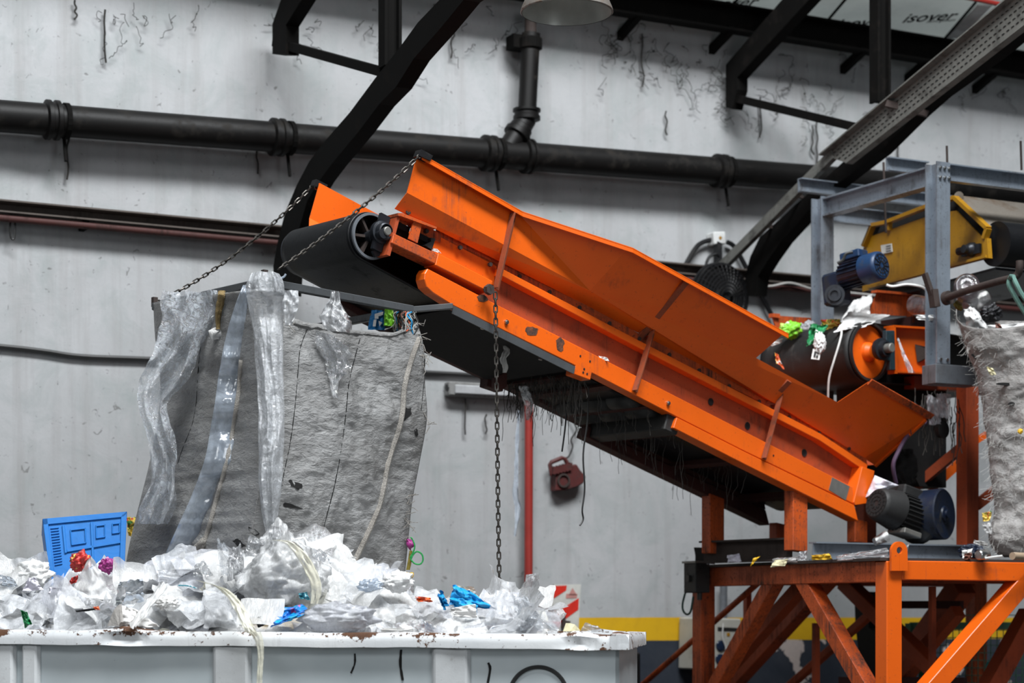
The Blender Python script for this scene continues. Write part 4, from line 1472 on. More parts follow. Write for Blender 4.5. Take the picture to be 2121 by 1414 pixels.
b = MB(); b.tube(smooth_path([FK(1936, 873, .2), FK(1905, 882, .2), FK(1878, 905, .2), FK(1858, 940, .2), FK(1850, 965, .18), FK(1856, 1000, .15)]), .016, 8)
tag(b.build('cable', plain('dusty purple hose', (.10, .06, .11), .6), None, True), 'dusty purple hose curving down beside the hopper end', 'cable')

# ---------------------------------------------------------------- steel gantry
GP = P(1955, 335, 15.0)
ZG = GP.z
gf = thing('steel_gantry', 'bolted blue grey steel gantry frame standing over the feed conveyor', 'frame', V((GP.x, GP.y, P(1955, 753, 15.0).z)))
zb = P(1955, 753, 15.0).z
gpc = V((GP.x, GP.y, 0)) + GC * .07
Lg = 1.40
fpc = gpc + GC * Lg
def gpost(c, z0, z1):
    b = MB(); b.ibeam(V((c.x, c.y, z0)), V((c.x, c.y, z1)), .135, .12, .014, GC, WD)
    return b.build('post', M['galv'], gf)
p1_ = gpost(gpc, zb, ZG)
gpost(fpc, 3.30, ZG)
b = MB(); b.ibeam(V((gpc.x, gpc.y, ZG - .085)) + GC * .07, V((fpc.x, fpc.y, ZG - .085)) - GC * .07, .145, .10, .014, UP, WD); b.build('top_beam', M['galv'], gf)
b = MB(); b.channel(V((gpc.x, gpc.y, ZG - .07)) + WD * .06 - GC * .02, V((gpc.x, gpc.y, ZG - .07)) + WD * 3.2 - GC * .02, .125, .06, .010, UP, -GC); b.build('top_beam', M['galv'], gf)
b = MB(); b.channel(V((fpc.x, fpc.y, ZG - .12)) + WD * .06, V((fpc.x, fpc.y, ZG - .12)) + WD * 3.2, .13, .06, .010, UP, -GC); b.build('top_beam', M['galv'], gf)
b = MB(); q = fpc + GC * .5; b.channel(V((q.x, q.y, 5.10)) + WD * .12, V((q.x, q.y, 5.10)) + WD * 3.3, .11, .06, .010, UP, -GC); b.build('purlin', M['galv'], gf)
b = MB(); q = gpc + GC * .45; b.channel(V((q.x, q.y, ZG + .07)) - WD * .12, V((q.x, q.y, ZG + .07)) + WD * .25, .10, .05, .010, UP, -GC); b.build('purlin', M['galv'], gf)
b = MB()
for dz in (.045, .115):
    for dx in (-.035, .005, .045):
        b.lathe(V((gpc.x, gpc.y, ZG - dz)) - GC * .0675 + WD * dx, -GC, [(0, .013), (.012, .013), (.012, .007), (.02, .007)], 6)
for dx in (-.03, .03):
    b.lathe(V((gpc.x, gpc.y, zb + .03)) - GC * .0675 + WD * dx, -GC, [(0, .012), (.012, .012)], 6)
b.build('bolt', M['steel_bright'], p1_)
b = MB(); b.box(V((gpc.x, gpc.y, zb - .075)) + WD * .12, WD * .20, GC * .08, UP * .07); b.build('foot_beam', M['galv_dark'], gf, False, .004)
for x0, y0, x1, y1, D in ((1830, 336, 1835, 482, 15.9), (1961, 302, 1962, 338, 15.6), (2114, 292, 2116, 352, 15.6)):
    b = MB(); b.tube([P(x0, y0, D), P(x1, y1, D)], .009, 8); b.build('threaded_rod', M['rust'], gf)
b = MB(); b.beam(P(1915, 566, 14.9), P(1938, 635, 14.9), .04, .03, WD); b.beam(P(1932, 600, 14.9), P(1937, 636, 14.9), .06, .05, WD); b.build('bracket', M['rust'], gf)

# ---------------------------------------------------------------- yellow conveyor inside the gantry
YQ = P(1950, 500, 15.75)
def YP(px, py, o=0.0): return hit(px, py, YQ - WD * o, WD)
yc = thing('yellow_conveyor', 'yellow sided conveyor hung inside the steel gantry with a blue motor', 'conveyor', YP(1812, 598))
b = MB(); b.prism([YP(x, y) for x, y in ((1788, 514), (1802, 490), (1934, 443), (1980, 436), (1986, 442), (2039, 497), (2046, 533), (1978, 550), (1812, 597), (1786, 604))], WD * .012)
b.build('side_plate', M['yellow'], yc)
b = MB()
rl = [(1790, 510), (1808, 466), (1838, 460), (1930, 424), (1979, 409), (2047, 473), (2040, 494)]
for (x0, y0), (x1, y1) in zip(rl, rl[1:]):
    b.beam(YP(x0, y0, .02), YP(x1, y1, .02), .05, .028, WD.cross(YP(x1, y1) - YP(x0, y0)))
b.prism([YP(x, y, .03) for x, y in ((1836, 460), (1840, 460), (1840, 476), (1835, 476))], WD * .04)
b.prism([YP(x, y, .03) for x, y in ((2034, 494), (2044, 493), (2047, 534), (2037, 533))], WD * .04)
b.build('edge_rail', M['yellow'], yc)
b = MB(); b.prism([YP(x, y, -.05) for x, y in ((1800, 492), (1810, 470), (1932, 428), (1980, 412), (2042, 472), (2036, 500), (1984, 444), (1930, 446))], WD * .01); b.build('inner_plate', M['grime'], yc)
b = MB(); b.beam(YP(1800, 596, .02), YP(2046, 531, .02), .05, .02); b.build('bottom_rail', M['yellow'], yc)
b = MB(); b.prism([YP(x, y, .012) for x, y in ((1824, 508), (1846, 504), (1848, 521), (1826, 526))], WD * .006); npl = b.build('label_plate', M['sign_white'], yc)
b = MB()
for y in (510, 515, 520):
    b.prism([YP(x, yy, .014) for x, yy in ((1835, y - 1), (1845, y - 3), (1845, y - .5), (1835, y + 1.5))], WD * .002)
b.build('print', M['ink_grey'], npl)
b = MB(); b.lathe(YP(2015, 517, .0), -WD, [(0, .055), (.03, .05), (.05, .04), (.06, .03), (.09, .03)], 20); b.box(YP(2012, 518, .015), GC * .10, WD * .012, UP * .035); b.build('bearing', M['grease'], yc, True)
b = MB(); b.tube([YP(1985, 521, .03), YP(2010, 516, .03)], .03, 10); b.build('tension_screw', M['rust'], yc)
yd = YP(2062, 505, -.04)
b = MB(); b.cyl(yd, yd + WD * .9, .165, 36); b.build('drum', M['rubber'], yc, True)
b = MB()
e_ = (YP(1812, 598) - YP(2046, 533)).normalized()
b.prism([yd - UP * .17, yd - UP * .17 + e_ * 1.6, yd - UP * .19 + e_ * 1.6, yd - UP * .19], WD * .9); b.build('belt', M['rubber'], yc)
b = MB(); h0, h1, h2 = YP(1982, 404, -.03), YP(2052, 468, -.03), YP(1990, 398, -.03)
b.prism([h0, h1, h1 + GC * .02, h0 + GC * .02], WD * .9); b.build('hood', M['beige_hood'], yc)
b = MB(); b.cyl(YP(1986, 406, -.02), YP(1986, 406, -.95), .035, 14); b.build('hood_tube', M['beige_hood'], yc, True)
# its motor
mA = P(1826, 549, 15.25); mdir = V((-.68, .72, -.12)).normalized()
q1 = mdir.cross(UP).normalized(); q2 = q1.cross(mdir)
b = MB(); b.lathe(mA, mdir, [(0, .095), (.01, .106), (.03, .110), (.15, .110)], 30); ym = b.build('motor', M['blue_motor'], yc, True)
b = MB()
for rr in (.03, .055, .08):
    b.ring(mA - mdir * .003, mdir, rr, rr + .006, .006, 24)
for k in range(12):
    e = q1 * cos(k * pi / 6) + q2 * sin(k * pi / 6)
    b.beam(mA - mdir * .003 + e * .02, mA - mdir * .003 + e * .09, .004, .006, mdir)
b.build('fan_grille', M['grease'], ym)
b = MB(); b.lathe(mA + mdir * .15, mdir, [(0, .09), (.20, .09)], 24)
for k in range(20):
    e = q1 * cos(k * pi / 10) + q2 * sin(k * pi / 10)
    b.box(mA + mdir * .25 + e * .097, mdir * .09, e * .009, e.cross(mdir) * .004)
b.build('finned_body', M['navy_motor'], ym)
b = MB(); b.box(mA + mdir * .24 + q2 * .13, mdir * .09, q1 * .06, q2 * .03); b.build('terminal_box', M['blue_motor'], ym, False, .008)
b = MB(); gc_ = mA + mdir * .42 - UP * .06
b.box(gc_ + q2 * -.02, mdir * .085, q1 * .075, q2 * .12); b.build('gearbox', M['navy_motor'], ym, False, .02)
b = MB(); b.lathe(gc_ - q2 * .06 - q1 * .0 + V((-.03, -.10, -.02)), V((-.25, -.95, 0)), [(0, .075), (.03, .075), (.03, .055), (.045, .05), (.045, .03), (.03, .03)], 24); b.build('flange', M['grease'], ym, True)
b = MB(); b.tube(smooth_path([P(1766, 522, 15.3), P(1752, 526, 15.3), P(1746, 538, 15.3), P(1735, 545, 15.3)]), .012, 7); b.build('cable', M['wire_black'], ym, True)

# handrail hook and rope at the gantry
b = MB(); b.tube(smooth_path([P(1958, 618, 14.82), P(2000, 603, 14.6), P(2060, 585, 14.3), P(2098, 575, 14.15), P(2109, 566, 14.12), P(2112, 553, 14.1), P(2112, 540, 14.1)]), .026, 12)
b.lathe(P(1962, 617, 14.83), V((.6, -.8, .1)), [(-.02, .05), (.02, .05)], 16)
tag(b.build('hook_bar', M['rust'], None, True), 'rusty hooked bar sticking out from the near gantry post', 'bar')
b = MB()
b.tube(smooth_path([P(2092, 577, 14.12), P(2090, 590, 14.1), P(2100, 610, 14.1), P(2118, 640, 14.1), P(2135, 665, 14.1)]), .017, 8)
b.tube(smooth_path([P(2098, 573, 14.08), P(2106, 590, 14.05), P(2118, 612, 14.05), P(2140, 640, 14.05)]), .017, 8)
b.tube([P(2091, 578, 14.12), P(2094, 572, 14.05), P(2099, 573, 14.1)], .017, 8)
tag(b.build('rope', M['rope_green'], None, True), 'green rope tied round the hooked bar by the gantry', 'rope')
from mathutils.bvhtree import BVHTree
# ---------------------------------------------------------------- hanging bag frame and chains
F1 = P(548, 584, 12.03)
F2 = F1 + KC * 1.25
F3 = F1 + KA * 1.07; F3.z = P(865, 641, F3.y).z
F4 = F2 + F3 - F1
fr_ = thing('hanging_frame', 'dark steel bar frame hung on chains over the mouth of the big grey bag', 'frame', (F1 + F4) / 2)
b = MB()
for a, c in ((F1, F3), (F3, F4), (F4, F2), (F2, F1)):
    b.beam(a, c, .045, .045)
b.build('bar', M['grey_steel'], fr_, False, .004)
b = MB(); b.beam(F3, K(938, 634, .12), .04, .035); b.build('tie_bar', M['grey_steel'], fr_, False, .004)
b = MB(); b.beam(F2, F2 + UP * .06, .03, .03, KA); b.beam(F1, F1 + UP * .07, .03, .03, KA); b.build('hook_stub', M['rust'], fr_)
chain('chain', LUG_N, P(577, 557, 12.02), .036, .03, 'steel chain from the near skirt corner of the conveyor down to the bag frame')
chain('chain', LUG_F, F2 + UP * .02, .036, .07, 'steel chain from the far skirt corner sagging to the outer bag corner')
cz = K(1026, 606, .15)
chain('chain', None, None, .040, 0, 'long steel chain hanging straight down from the conveyor side to the waste', .0052, .0165,
      [cz, cz - UP * .3 + V((.004, 0, 0)), cz - UP * .9 + V((.012, 0, 0)), cz - UP * 1.4 + V((.018, 0, 0)), cz - UP * 1.98 + V((.028, 0, 0))])

# ---------------------------------------------------------------- the bag
EL = [(318, 628), (322, 700), (332, 770), (330, 850), (312, 950), (290, 1040), (268, 1130), (252, 1225)]
EC = [(520, 600), (528, 700), (540, 800), (546, 900), (540, 1000), (524, 1100), (505, 1230)]
ER = [(864, 668), (878, 722), (880, 800), (884, 866), (868, 960), (853, 1040), (846, 1110), (834, 1230)]
def edge(e, D0, D1):
    n_ = len(e) - 1
    return smooth_path([P(x, y, lerp(D0, D1, i / n_)) for i, (x, y) in enumerate(e)], 4)
eL, eC, eR = edge(EL, 12.97, 12.95), edge(EC, 12.03, 11.88), edge(ER, 12.72, 12.70)
TOPR = [(0, 600), (.05, 604), (.14, 648), (.3, 668), (.6, 684), (.85, 690), (1, 668)]
def ip(tab, u):
    for (a, x), (c, y) in zip(tab, tab[1:]):
        if u <= c: return lerp(x, y, (u - a) / (c - a))
    return tab[-1][1]
def panel(e0, e1, nrm, bulge, seed, top=None):
    def fn(u, v):
        a, c = poly_at(e0, v), poly_at(e1, v)
        p = a.lerp(c, u)
        if top:
            zt_ = CAM.z + (HY - ip(top, u)) / F * p.y
            z0, z1 = a.lerp(c, u).z, lerp(e0[-1].z, e1[-1].z, u)
            zz0 = lerp(e0[0].z, e1[0].z, u)
            p.z = zt_ + (p.z - zz0) / (z1 - zz0) * (z1 - zt_)
        k = sin(pi * u) ** .6
        q = V((p.x * 1.3 + p.y, p.y, p.z))
        d = bulge * k * (.4 + .6 * sin(pi * min(1, v * .9 + .1)))
        d += k * (.05 * fbm((q.x * 1.6 + seed, q.y * 1.6, q.z * .9), 3))
        d += k ** .5 * (.018 * (crease((q.x * 2.2 + seed, q.y * 2.2, q.z * 3.2)) - 1.0) + .010 * (crease((q.x * 6 + seed, 3, q.z * 13)) - 1.0))
        # diagonal drag folds
        d += k * .010 * sin((q.z * 16 + u * 9) + 3 * fbm((q.x * 2, seed, q.z * 2), 2)) * (1 - v * .5)
        return p + nrm * d
    return fn
bag = thing('bulk_bag', 'large torn grey woven bag hanging open below the conveyor drum', 'bag', P(545, 1225, 12.3))
nR, nL = (OUT * .9).normalized(), (-KA * .7 + OUT * .5).normalized()
nL = (-KA).normalized(); nR = OUT
bm_ = MB(); bm_.grid(panel(eC, eR, nR, .05, 1.7, TOPR), 110, 120); bagR = bm_
o = bm_.build('front_panel', M['bag'], bag, 'all', 0, .004)
bm_ = MB(); bm_.grid(panel(eL, eC, nL, .04, 5.1), 80, 120); bagL = bm_
bm_.build('side_panel', M['bag'], bag, 'all', 0, .004)
eB = [l + r - c for l, r, c in zip([poly_at(eL, k / 20) for k in range(21)], [poly_at(eR, k / 20) for k in range(21)], [poly_at(eC, k / 20) for k in range(21)])]
b = MB(); b.grid(lambda u, v: poly_at(eB, .06 + v * .94).lerp(poly_at(eR, .06 + v * .94), u) + KC * .04 * sin(pi * u), 20, 30)
b.grid(lambda u, v: poly_at(eL, .02 + v * .98).lerp(poly_at(eB, .06 + v * .94), u), 20, 30)
b.build('back_panel', M['bag'], bag, 'all', 0, .004)
bvh = BVHTree.FromPolygons(bagR.v + bagL.v, bagR.f + [tuple(i + len(bagR.v) for i in f) for f in bagL.f])
def bag_pt(px, py, off=.012, D=12.4):
    r = ray(px, py)
    h = bvh.ray_cast(CAM, r.normalized())
    p = h[0] if h[0] is not None else P(px, py, D)
    return p - r.normalized() * off
# webbing straps and stitched seams lying on it
def on_bag(pts, off=.012, n=5):
    sm = smooth_path([V((x, y, 0)) for x, y in pts], n)
    return [bag_pt(p.x, p.y, off) for p in sm]
b = MB(); b.tube(on_bag([(868, 700), (852, 745), (838, 800), (834, 850), (826, 890), (812, 930), (801, 970), (796, 1000), (786, 1045), (770, 1085), (752, 1125), (735, 1160), (718, 1195)], .008), .017, 7)
b.build('webbing_strap', M['webbing'], bag, True)
b = MB(); b.tube(on_bag([(500, 745), (496, 800), (489, 850), (478, 920), (464, 980), (447, 1040), (435, 1085), (424, 1120), (412, 1160)], .008), .016, 7)
b.tube(on_bag([(424, 1118), (408, 1135), (392, 1160), (384, 1180)], .012), [.02 + .003 * (k % 3) for k in range(16)], 7)
b.build('webbing_strap', M['webbing'], bag, True)
b = MB()
for pts in ([(636, 682), (622, 720), (617, 770), (611, 840), (602, 910), (588, 980), (574, 1050)], [(746, 700), (735, 740), (723, 790), (717, 850), (708, 920), (694, 1000), (676, 1070), (655, 1150)],
            [(418, 700), (411, 760), (407, 830), (398, 880), (380, 925), (368, 960)], [(880, 742), (878, 790), (872, 850)]):
    b.tube(on_bag(pts, .001), .0032, 5)
b.build('seam', M['grime'], bag)
b = MB()
for (x, y, w_, h_, r_) in ((614, 1004, 15, 7, .5), (603, 1048, 22, 4, .2), (842, 856, 11, 14, .7), (495, 1125, 14, 6, .6), (525, 1100, 16, 5, .55), (560, 640, 5, 22, 0), (862, 895, 4, 8, 0)):
    pts = []
    for k in range(12):
        a = 2 * pi * k / 12
        rr = 1 + rb.uniform(-.3, .3)
        dx, dy = cos(a) * w_ * rr, sin(a) * h_ * rr
        pts.append(bag_pt(x + dx * cos(r_) - dy * sin(r_), y + dx * sin(r_) + dy * cos(r_), .006))
    b.add(pts, [tuple(range(12))])
b.build('tear', M['grime'], bag)
# frayed hem along the top
b = MB()
tp = [bag_pt(lerp(600, 858, k / 40), ip(TOPR, (lerp(600, 858, k / 40) - 520) / 344) + 5, .0) for k in range(41)]
b.tube([p + V((0, 0, .010 * fbm((k * .5, 1, 2), 2))) for k, p in enumerate(tp)], [.011 + .006 * abs(fbm((k * .7, 5, 2), 2)) for k in range(41)], 7)
b.build('hem', M['bag'], bag, True)
b = MB()
for k in range(46):
    x, y = rnd.choice(((872, 690), (866, 672), (880, 740), (884, 880), (846, 1090), (600, 650), (850, 1060)))
    p = bag_pt(x + rnd.gauss(-3, 3), y + rnd.gauss(0, 14), .012)
    b.tube([p, p + V((rnd.gauss(.01, .02), -.01, rnd.gauss(0, .02))), p + V((rnd.gauss(.02, .025), -.015, rnd.gauss(-.02, .03)))], .0022, 4)
b.build('frayed_thread', M['webbing'], bag)

# ---------------------------------------------------------------- films draped on bag and frame
def ribbon(path, off=.06, seed=0, amp=.03, nu=24, nv=90, D=12.4, tubular=0.0, tilt=0.0, use_bag=True, edge_noise=.12):
    """strip of film: path = [(px, py, half width px)...] hung in front of the bag"""
    cs = smooth_path([V((x, y, w_)) for x, y, w_ in path], 8)
    def fn(u, v):
        c = poly_at(cs, v)
        s = (u - .5) * 2
        hw = c.z * (1 + edge_noise * fbm((v * 7 + seed, s > 0, seed), 3))
        base = bag_pt(c.x, c.y, off, D) if use_bag else P(c.x, c.y, D)
        x, y = c.x + s * hw, c.y + s * hw * tilt
        k = base.y
        p = P(x, y, k)
        f_ = amp * (crease((u * 2.4 + seed, v * 3.2, seed)) - .9) + amp * .5 * sin(u * 14 + 4 * fbm((v * 3, seed, 0), 2) + seed)
        return p - V((0, 1, 0)) * (f_ + tubular * math.sqrt(max(0, 1 - s * s)) * hw / F * k)
    b = MB()
    b.grid(fn, nu, nv)
    return b
b = ribbon([(398, 603, 58), (394, 635, 62), (384, 685, 52), (362, 740, 46), (334, 795, 46), (318, 840, 30), (332, 900, 27), (340, 950, 28), (338, 1000, 26), (330, 1045, 34), (318, 1085, 30)], .10, 2, .05, 40, 110, 12.42, 0, 0, False)
tag(b.build('draped_film', M['film'], None, 'all'), 'crinkled clear film draped over the outer corner of the bag and hanging down', 'plastic film')
t = thing('film_tube', 'flat bluish film tube with white print hanging slanted down the bag', 'plastic film', bag_pt(360, 1170, .05))
b = ribbon([(512, 590, 8), (502, 630, 14), (494, 690, 24), (485, 760, 29), (477, 830, 32), (468, 900, 34), (455, 960, 33), (430, 1020, 31), (402, 1080, 30), (375, 1140, 30), (352, 1182, 26)], .045, 9, .008, 20, 90, 12.2, .25, 0, True, .04)
b.build('tube', M['film_blue'], t, 'all')
b = MB()
for y0, y1 in ((716, 726), (729, 741), (744, 753)):
    pts = [(469 - (y0 - 716) * .1, y0), (483 - (y0 - 716) * .1, y0 + .5), (483 - (y1 - 716) * .1, y1), (469 - (y1 - 716) * .1, y1 - .5)]
    b.prism([bag_pt(x, y, .075) for x, y in pts], V((0, -.001, 0)))
b.build('print', M['white_paper'], t)
b = ribbon([(550, 566, 28), (549, 590, 38), (552, 640, 36), (556, 700, 31), (559, 770, 28), (562, 850, 27), (562, 930, 26), (560, 1000, 24), (559, 1060, 17), (560, 1118, 6)], .07, 4, .022, 44, 120, 12.0, .8, 0, True, .06)
tag(b.build('twisted_film', M['film_thick'], None, 'all'), 'thick bundle of shiny clear film knotted on the frame corner and hanging down', 'plastic film')
b = ribbon([(603, 602, 15), (601, 630, 18), (600, 655, 12), (598, 674, 7)], .0, 6, .02, 16, 24, 11.95, .5, 0, False)
tag(b.build('film_scrap', M['film_thick'], None, 'all'), 'small tuft of clear film on the frame bar beside the thick film bundle', 'plastic film')
b = ribbon([(695, 604, 9), (694, 625, 12), (693, 645, 24), (697, 670, 33), (702, 688, 22)], .0, 8, .025, 24, 30, 12.15, .4, .1, False)
tag(b.build('wrapped_film', M['film_thick'], None, 'all'), 'crinkled film wrapped round the frame bar above the bag edge', 'plastic film')
b = ribbon([(672, 690, 18), (690, 715, 36), (692, 745, 33), (694, 770, 20), (690, 795, 9), (697, 825, 8)], .03, 12, .02, 26, 40, 12.3, .2, .25, True, .5)
tag(b.build('torn_film', M['film'], None, 'all'), 'torn clear film scrap stuck to the front of the grey bag below the bar', 'plastic film')
b = ribbon([(460, 602, 7), (456, 630, 8), (452, 655, 6), (452, 682, 4)], .05, 3, .006, 8, 24, 12.3, .8)
tag(b.build('frayed_rope', M['webbing_tan'], None, 'all'), 'short frayed tan rope end hanging at the top of the bag', 'rope')
b = MB(); b.sphere(bag_pt(449, 690, .04), .035, 20, 14)
b.v = [v + V((fbm(v * 22, 2), fbm(v * 22 + V((5, 0, 0)), 2), fbm(v * 22 + V((0, 5, 0)), 2))) * .03 for v in b.v]
tag(b.build('paper_tuft', M['white_paper'], None, 'all'), 'small white paper tuft caught under the tan rope on the bag', 'paper')
b = MB(); b.tube(smooth_path([P(568, 580, 11.95), P(578, 577, 11.95), P(588, 573, 11.95), P(592, 567, 11.95)]), .006, 6)
tag(b.build('string', M['film_blue'], None, True), 'pale blue string end at the frame corner beside the drum', 'string')
# blue bag, green bag and wires on the cross bar
dC = lambda px: F3.lerp(F4, (865 - px) / (865 - 728))
t = thing('blue_logo_bag', 'blue plastic bag with a white printed mark tied on the frame cross bar', 'bag', dC(782) - UP * .1)
Dx = dC(782).y - .42
b = ribbon([(783, 643, 13), (783, 655, 15), (781, 668, 17), (780, 684, 18)], 0, 21, .012, 18, 20, Dx, .4, .05, False)
b.build('bag', M['logo_bag'], t, 'all')
b = MB()
for poly in ([(776, 650), (794, 645), (793, 652), (784, 655), (784, 660), (776, 660)], [(774, 662), (780, 661), (778, 676), (772, 676)], [(784, 664), (792, 668), (786, 676)]):
    b.prism([P(x, y, Dx - .045) for x, y in poly], V((0, -.002, 0)))
b.build('print', M['white_paper'], t)
b = ribbon([(806, 641, 9), (806, 655, 10), (806, 676, 11)], 0, 25, .012, 14, 16, dC(806).y - .38, .5, .05, False)
tag(b.build('green_bag', M['lime_bag'], None, 'all'), 'small lime green bag tied on the frame cross bar beside the blue bag', 'bag')
b = MB(); cols = ['fibre_pale', 'brown_scrap', 'blue_bag', 'orange_wrap', 'wire_black']
for k in range(34):
    b.cur = rnd.choice((0, 0, 0, 0, 1, 2, 3, 4))
    x = rnd.uniform(812, 860); y = 643 + (x - 812) * .02
    D_ = dC(x).y - rnd.uniform(.22, .3)
    pts = [(x + 3, y + 2), (x - 2 + rnd.gauss(0, 2), y + 8), (x + rnd.gauss(0, 5), y + 22), (x + rnd.gauss(0, 6), y + 34), (x + rnd.gauss(0, 7), y + rnd.uniform(38, 52))]
    b.tube(smooth_path([P(a, c, D_) for a, c in pts], 4), .004, 5)
tag(b.build('wire_bundle', [M[c] for c in cols], None, True), 'bundle of thin white, brown and orange wires hanging from the frame bar end', 'wires')
# ribbon loop and scraps at the right lower edge of the bag
b = MB()
lp_ = [(851, 1112), (856, 1120), (859, 1132), (855, 1145), (850, 1155), (858, 1166), (870, 1168), (876, 1160), (874, 1148), (864, 1142), (856, 1148), (851, 1158)]
pts = smooth_path([P(x, y, 12.6) for x, y in lp_], 4)
b.tube(pts, .005, 6)
tag(b.build('green_ribbon', M['green_ribbon'], None, True), 'curled green ribbon at the lower edge of the grey bag', 'ribbon')
b = ribbon([(851, 1140, 3), (849, 1160, 4), (845, 1180, 4)], 0, 5, .004, 6, 12, 12.62, .4, 0, False)
tag(b.build('olive_strip', M['olive_strip'], None, 'all'), 'short olive strip hanging under the curled green ribbon', 'strip')
b = MB(); b.sphere(P(848, 1124, 12.66), .03, 14, 10); b.v = [v + V((fbm(v * 25, 2), 0, fbm(v * 25 + V((4, 0, 0)), 2))) * .025 for v in b.v]
tag(b.build('lilac_scrap', M['magenta_wrap'], None, 'all'), 'small mauve scrap beside the curled green ribbon', 'scrap')
# ---------------------------------------------------------------- waste container
th = radians(6)
CDv, CEv = V((-cos(th), sin(th), 0)), V((sin(th), cos(th), 0))
Q0 = P(1303, 1316, 10.9)
TILT = .008
LEN, WDT = 5.6, 2.25
RT, RB = Q0.z, P(1303, 1345, 10.9).z
def Qp(l, d, z): return V((Q0.x, Q0.y, 0)) + CDv * l + CEv * d + UP * (z + l * TILT * .9)
sk_ = thing('skip_container', 'chipped white steel waste container filled with plastic film', 'container', V((*Qp(2, 1, 0).xy, 0)))
def rim_bar(p_of, L, n_, seed, w_=.10):
    b = MB()
    def sec(i):
        s = i / n_ * L
        dz = .010 * fbm((s * 2.2 + seed, 0, 0), 3); dy = .012 * fbm((s * 1.9, seed, 4), 3)
        dent = .022 * math.exp(-((s - 2.72) / .11) ** 2) + .016 * math.exp(-((s - .27) / .08) ** 2)
        out = []
        for d, z in ((0, RB), (0, RB + .03), (.004, RT - .012), (.016, RT + .003), (w_, RT + .006 + dent * .6), (w_, RB), (.02, RB - .002)):
            k = dy * (1 if d < .05 else .3)
            kz = dz + (dent if z > RB + .035 else -dent * .3 if z <= RB + .03 else 0)
            out.append(p_of(s, d + k + (dent * 1.2 if abs(z - RB - .03) < .02 else 0), z + kz * .7))
        return out
    secs = [sec(i) for i in range(n_ + 1)]
    m = len(secs[0])
    vs = [p for s_ in secs for p in s_]
    fs = []
    for i in range(n_):
        for k in range(m):
            fs.append((i * m + k, i * m + (k + 1) % m, (i + 1) * m + (k + 1) % m, (i + 1) * m + k))
    fs.append(tuple(range(m))); fs.append(tuple(n_ * m + k for k in range(m - 1, -1, -1)))
    b.add(vs, fs)
    return b
rim_bar(lambda s, d, z: Qp(s, d, z), LEN, 150, 1).build('rim', M['skip'], sk_, True)
rim_bar(lambda s, d, z: Qp(d, s, z), WDT, 60, 7).build('rim', M['skip'], sk_, True)
rim_bar(lambda s, d, z: Qp(s, WDT - d, z), LEN, 60, 4).build('rim', M['skip'], sk_, True)
IN = .055
b = MB()
b.prism([Qp(IN, IN, .18), Qp(LEN, IN, .18), Qp(LEN, IN, RB + .02), Qp(IN, IN, RB + .02)], CEv * .02)
b.prism([Qp(IN, WDT - IN, .18), Qp(LEN, WDT - IN, .18), Qp(LEN, WDT - IN, RB + .02), Qp(IN, WDT - IN, RB + .02)], -CEv * .02)
side_p = b.build('side_panel', M['skip_body'], sk_)
b = MB(); b.prism([Qp(IN, IN, .18), Qp(IN, WDT - IN, .18), Qp(IN, WDT - IN, RB), Qp(IN, IN, RB)], CDv * .02); b.build('end_panel', M['skip_body'], sk_)
b = MB(); b.prism([Qp(IN, IN, .16), Qp(LEN, IN, .16), Qp(LEN, WDT - IN, .16), Qp(IN, WDT - IN, .16)], UP * .03); b.build('floor_panel', M['black_steel'], sk_)
b = MB(); b.beam(Qp(.3, .7, .08), Qp(LEN, .7, .08), .12, .16); b.beam(Qp(.3, 1.5, .08), Qp(LEN, 1.5, .08), .12, .16); b.build('skid_rail', M['black_steel'], sk_)
def lat(px):   # position along the side for a pixel column
    r = ray(px, 1380)
    n_ = CEv
    p = hit(px, 1380, Q0 + CEv * .02, n_)
    return (p - Q0).dot(CDv)
for x0, x1 in ((440, 516), (895, 971)):
    b = MB()
    a, c = lat(x1), lat(x0)
    sec = [(a - .01, IN), (a + .012, .012), (c - .012, .012), (c + .01, IN)]
    b.prism([Qp(l, d, .18) for l, d in sec], UP * (RB - .18 - .002))
    b.build('rib', M['skip_rib'], sk_, False, .008)
for x0, x1 in ((-60, 32), (46, 82)):
    b = MB(); a, c = lat(x1), lat(x0)
    b.prism([Qp(l, d, .18) for l, d in ((a, IN), (a + .02, .015), (c, .015), (c, IN))], UP * (RB - .18 - .002))
    b.build('rib', M['skip_rib'], sk_, False, .008)
b = MB(); a = lat(1283)
def ringpts(cx, cy, r, n_=60): return [hit(cx + cos(2 * pi * k / n_) * r, cy + sin(2 * pi * k / n_) * r, Q0 + CEv * (IN - .003), CEv) for k in range(n_)]
b.tube(ringpts(1115, 1441, 60), .011, 6, True)
b.build('painted_ring', M['wire_black'], sk_, True)
b = MB()
SP = lambda x, y: hit(x, y, Q0 + CEv * (IN - .002), CEv)
for pts, r in (([(735, 1353), (735, 1372), (731, 1384), (727, 1393)], .006), ([(831, 1345), (829, 1375), (834, 1408)], .009), ([(1011, 1372), (1015, 1385), (1010, 1414)], .008)):
    b.tube(smooth_path([SP(*p) for p in pts], 4), [r * (.6 + .7 * abs(fbm((k * .9, r * 99, 1), 2))) for k in range(4 * (len(pts) - 1) + 1)], 5)
b.build('paint_run', M['grime'], sk_)

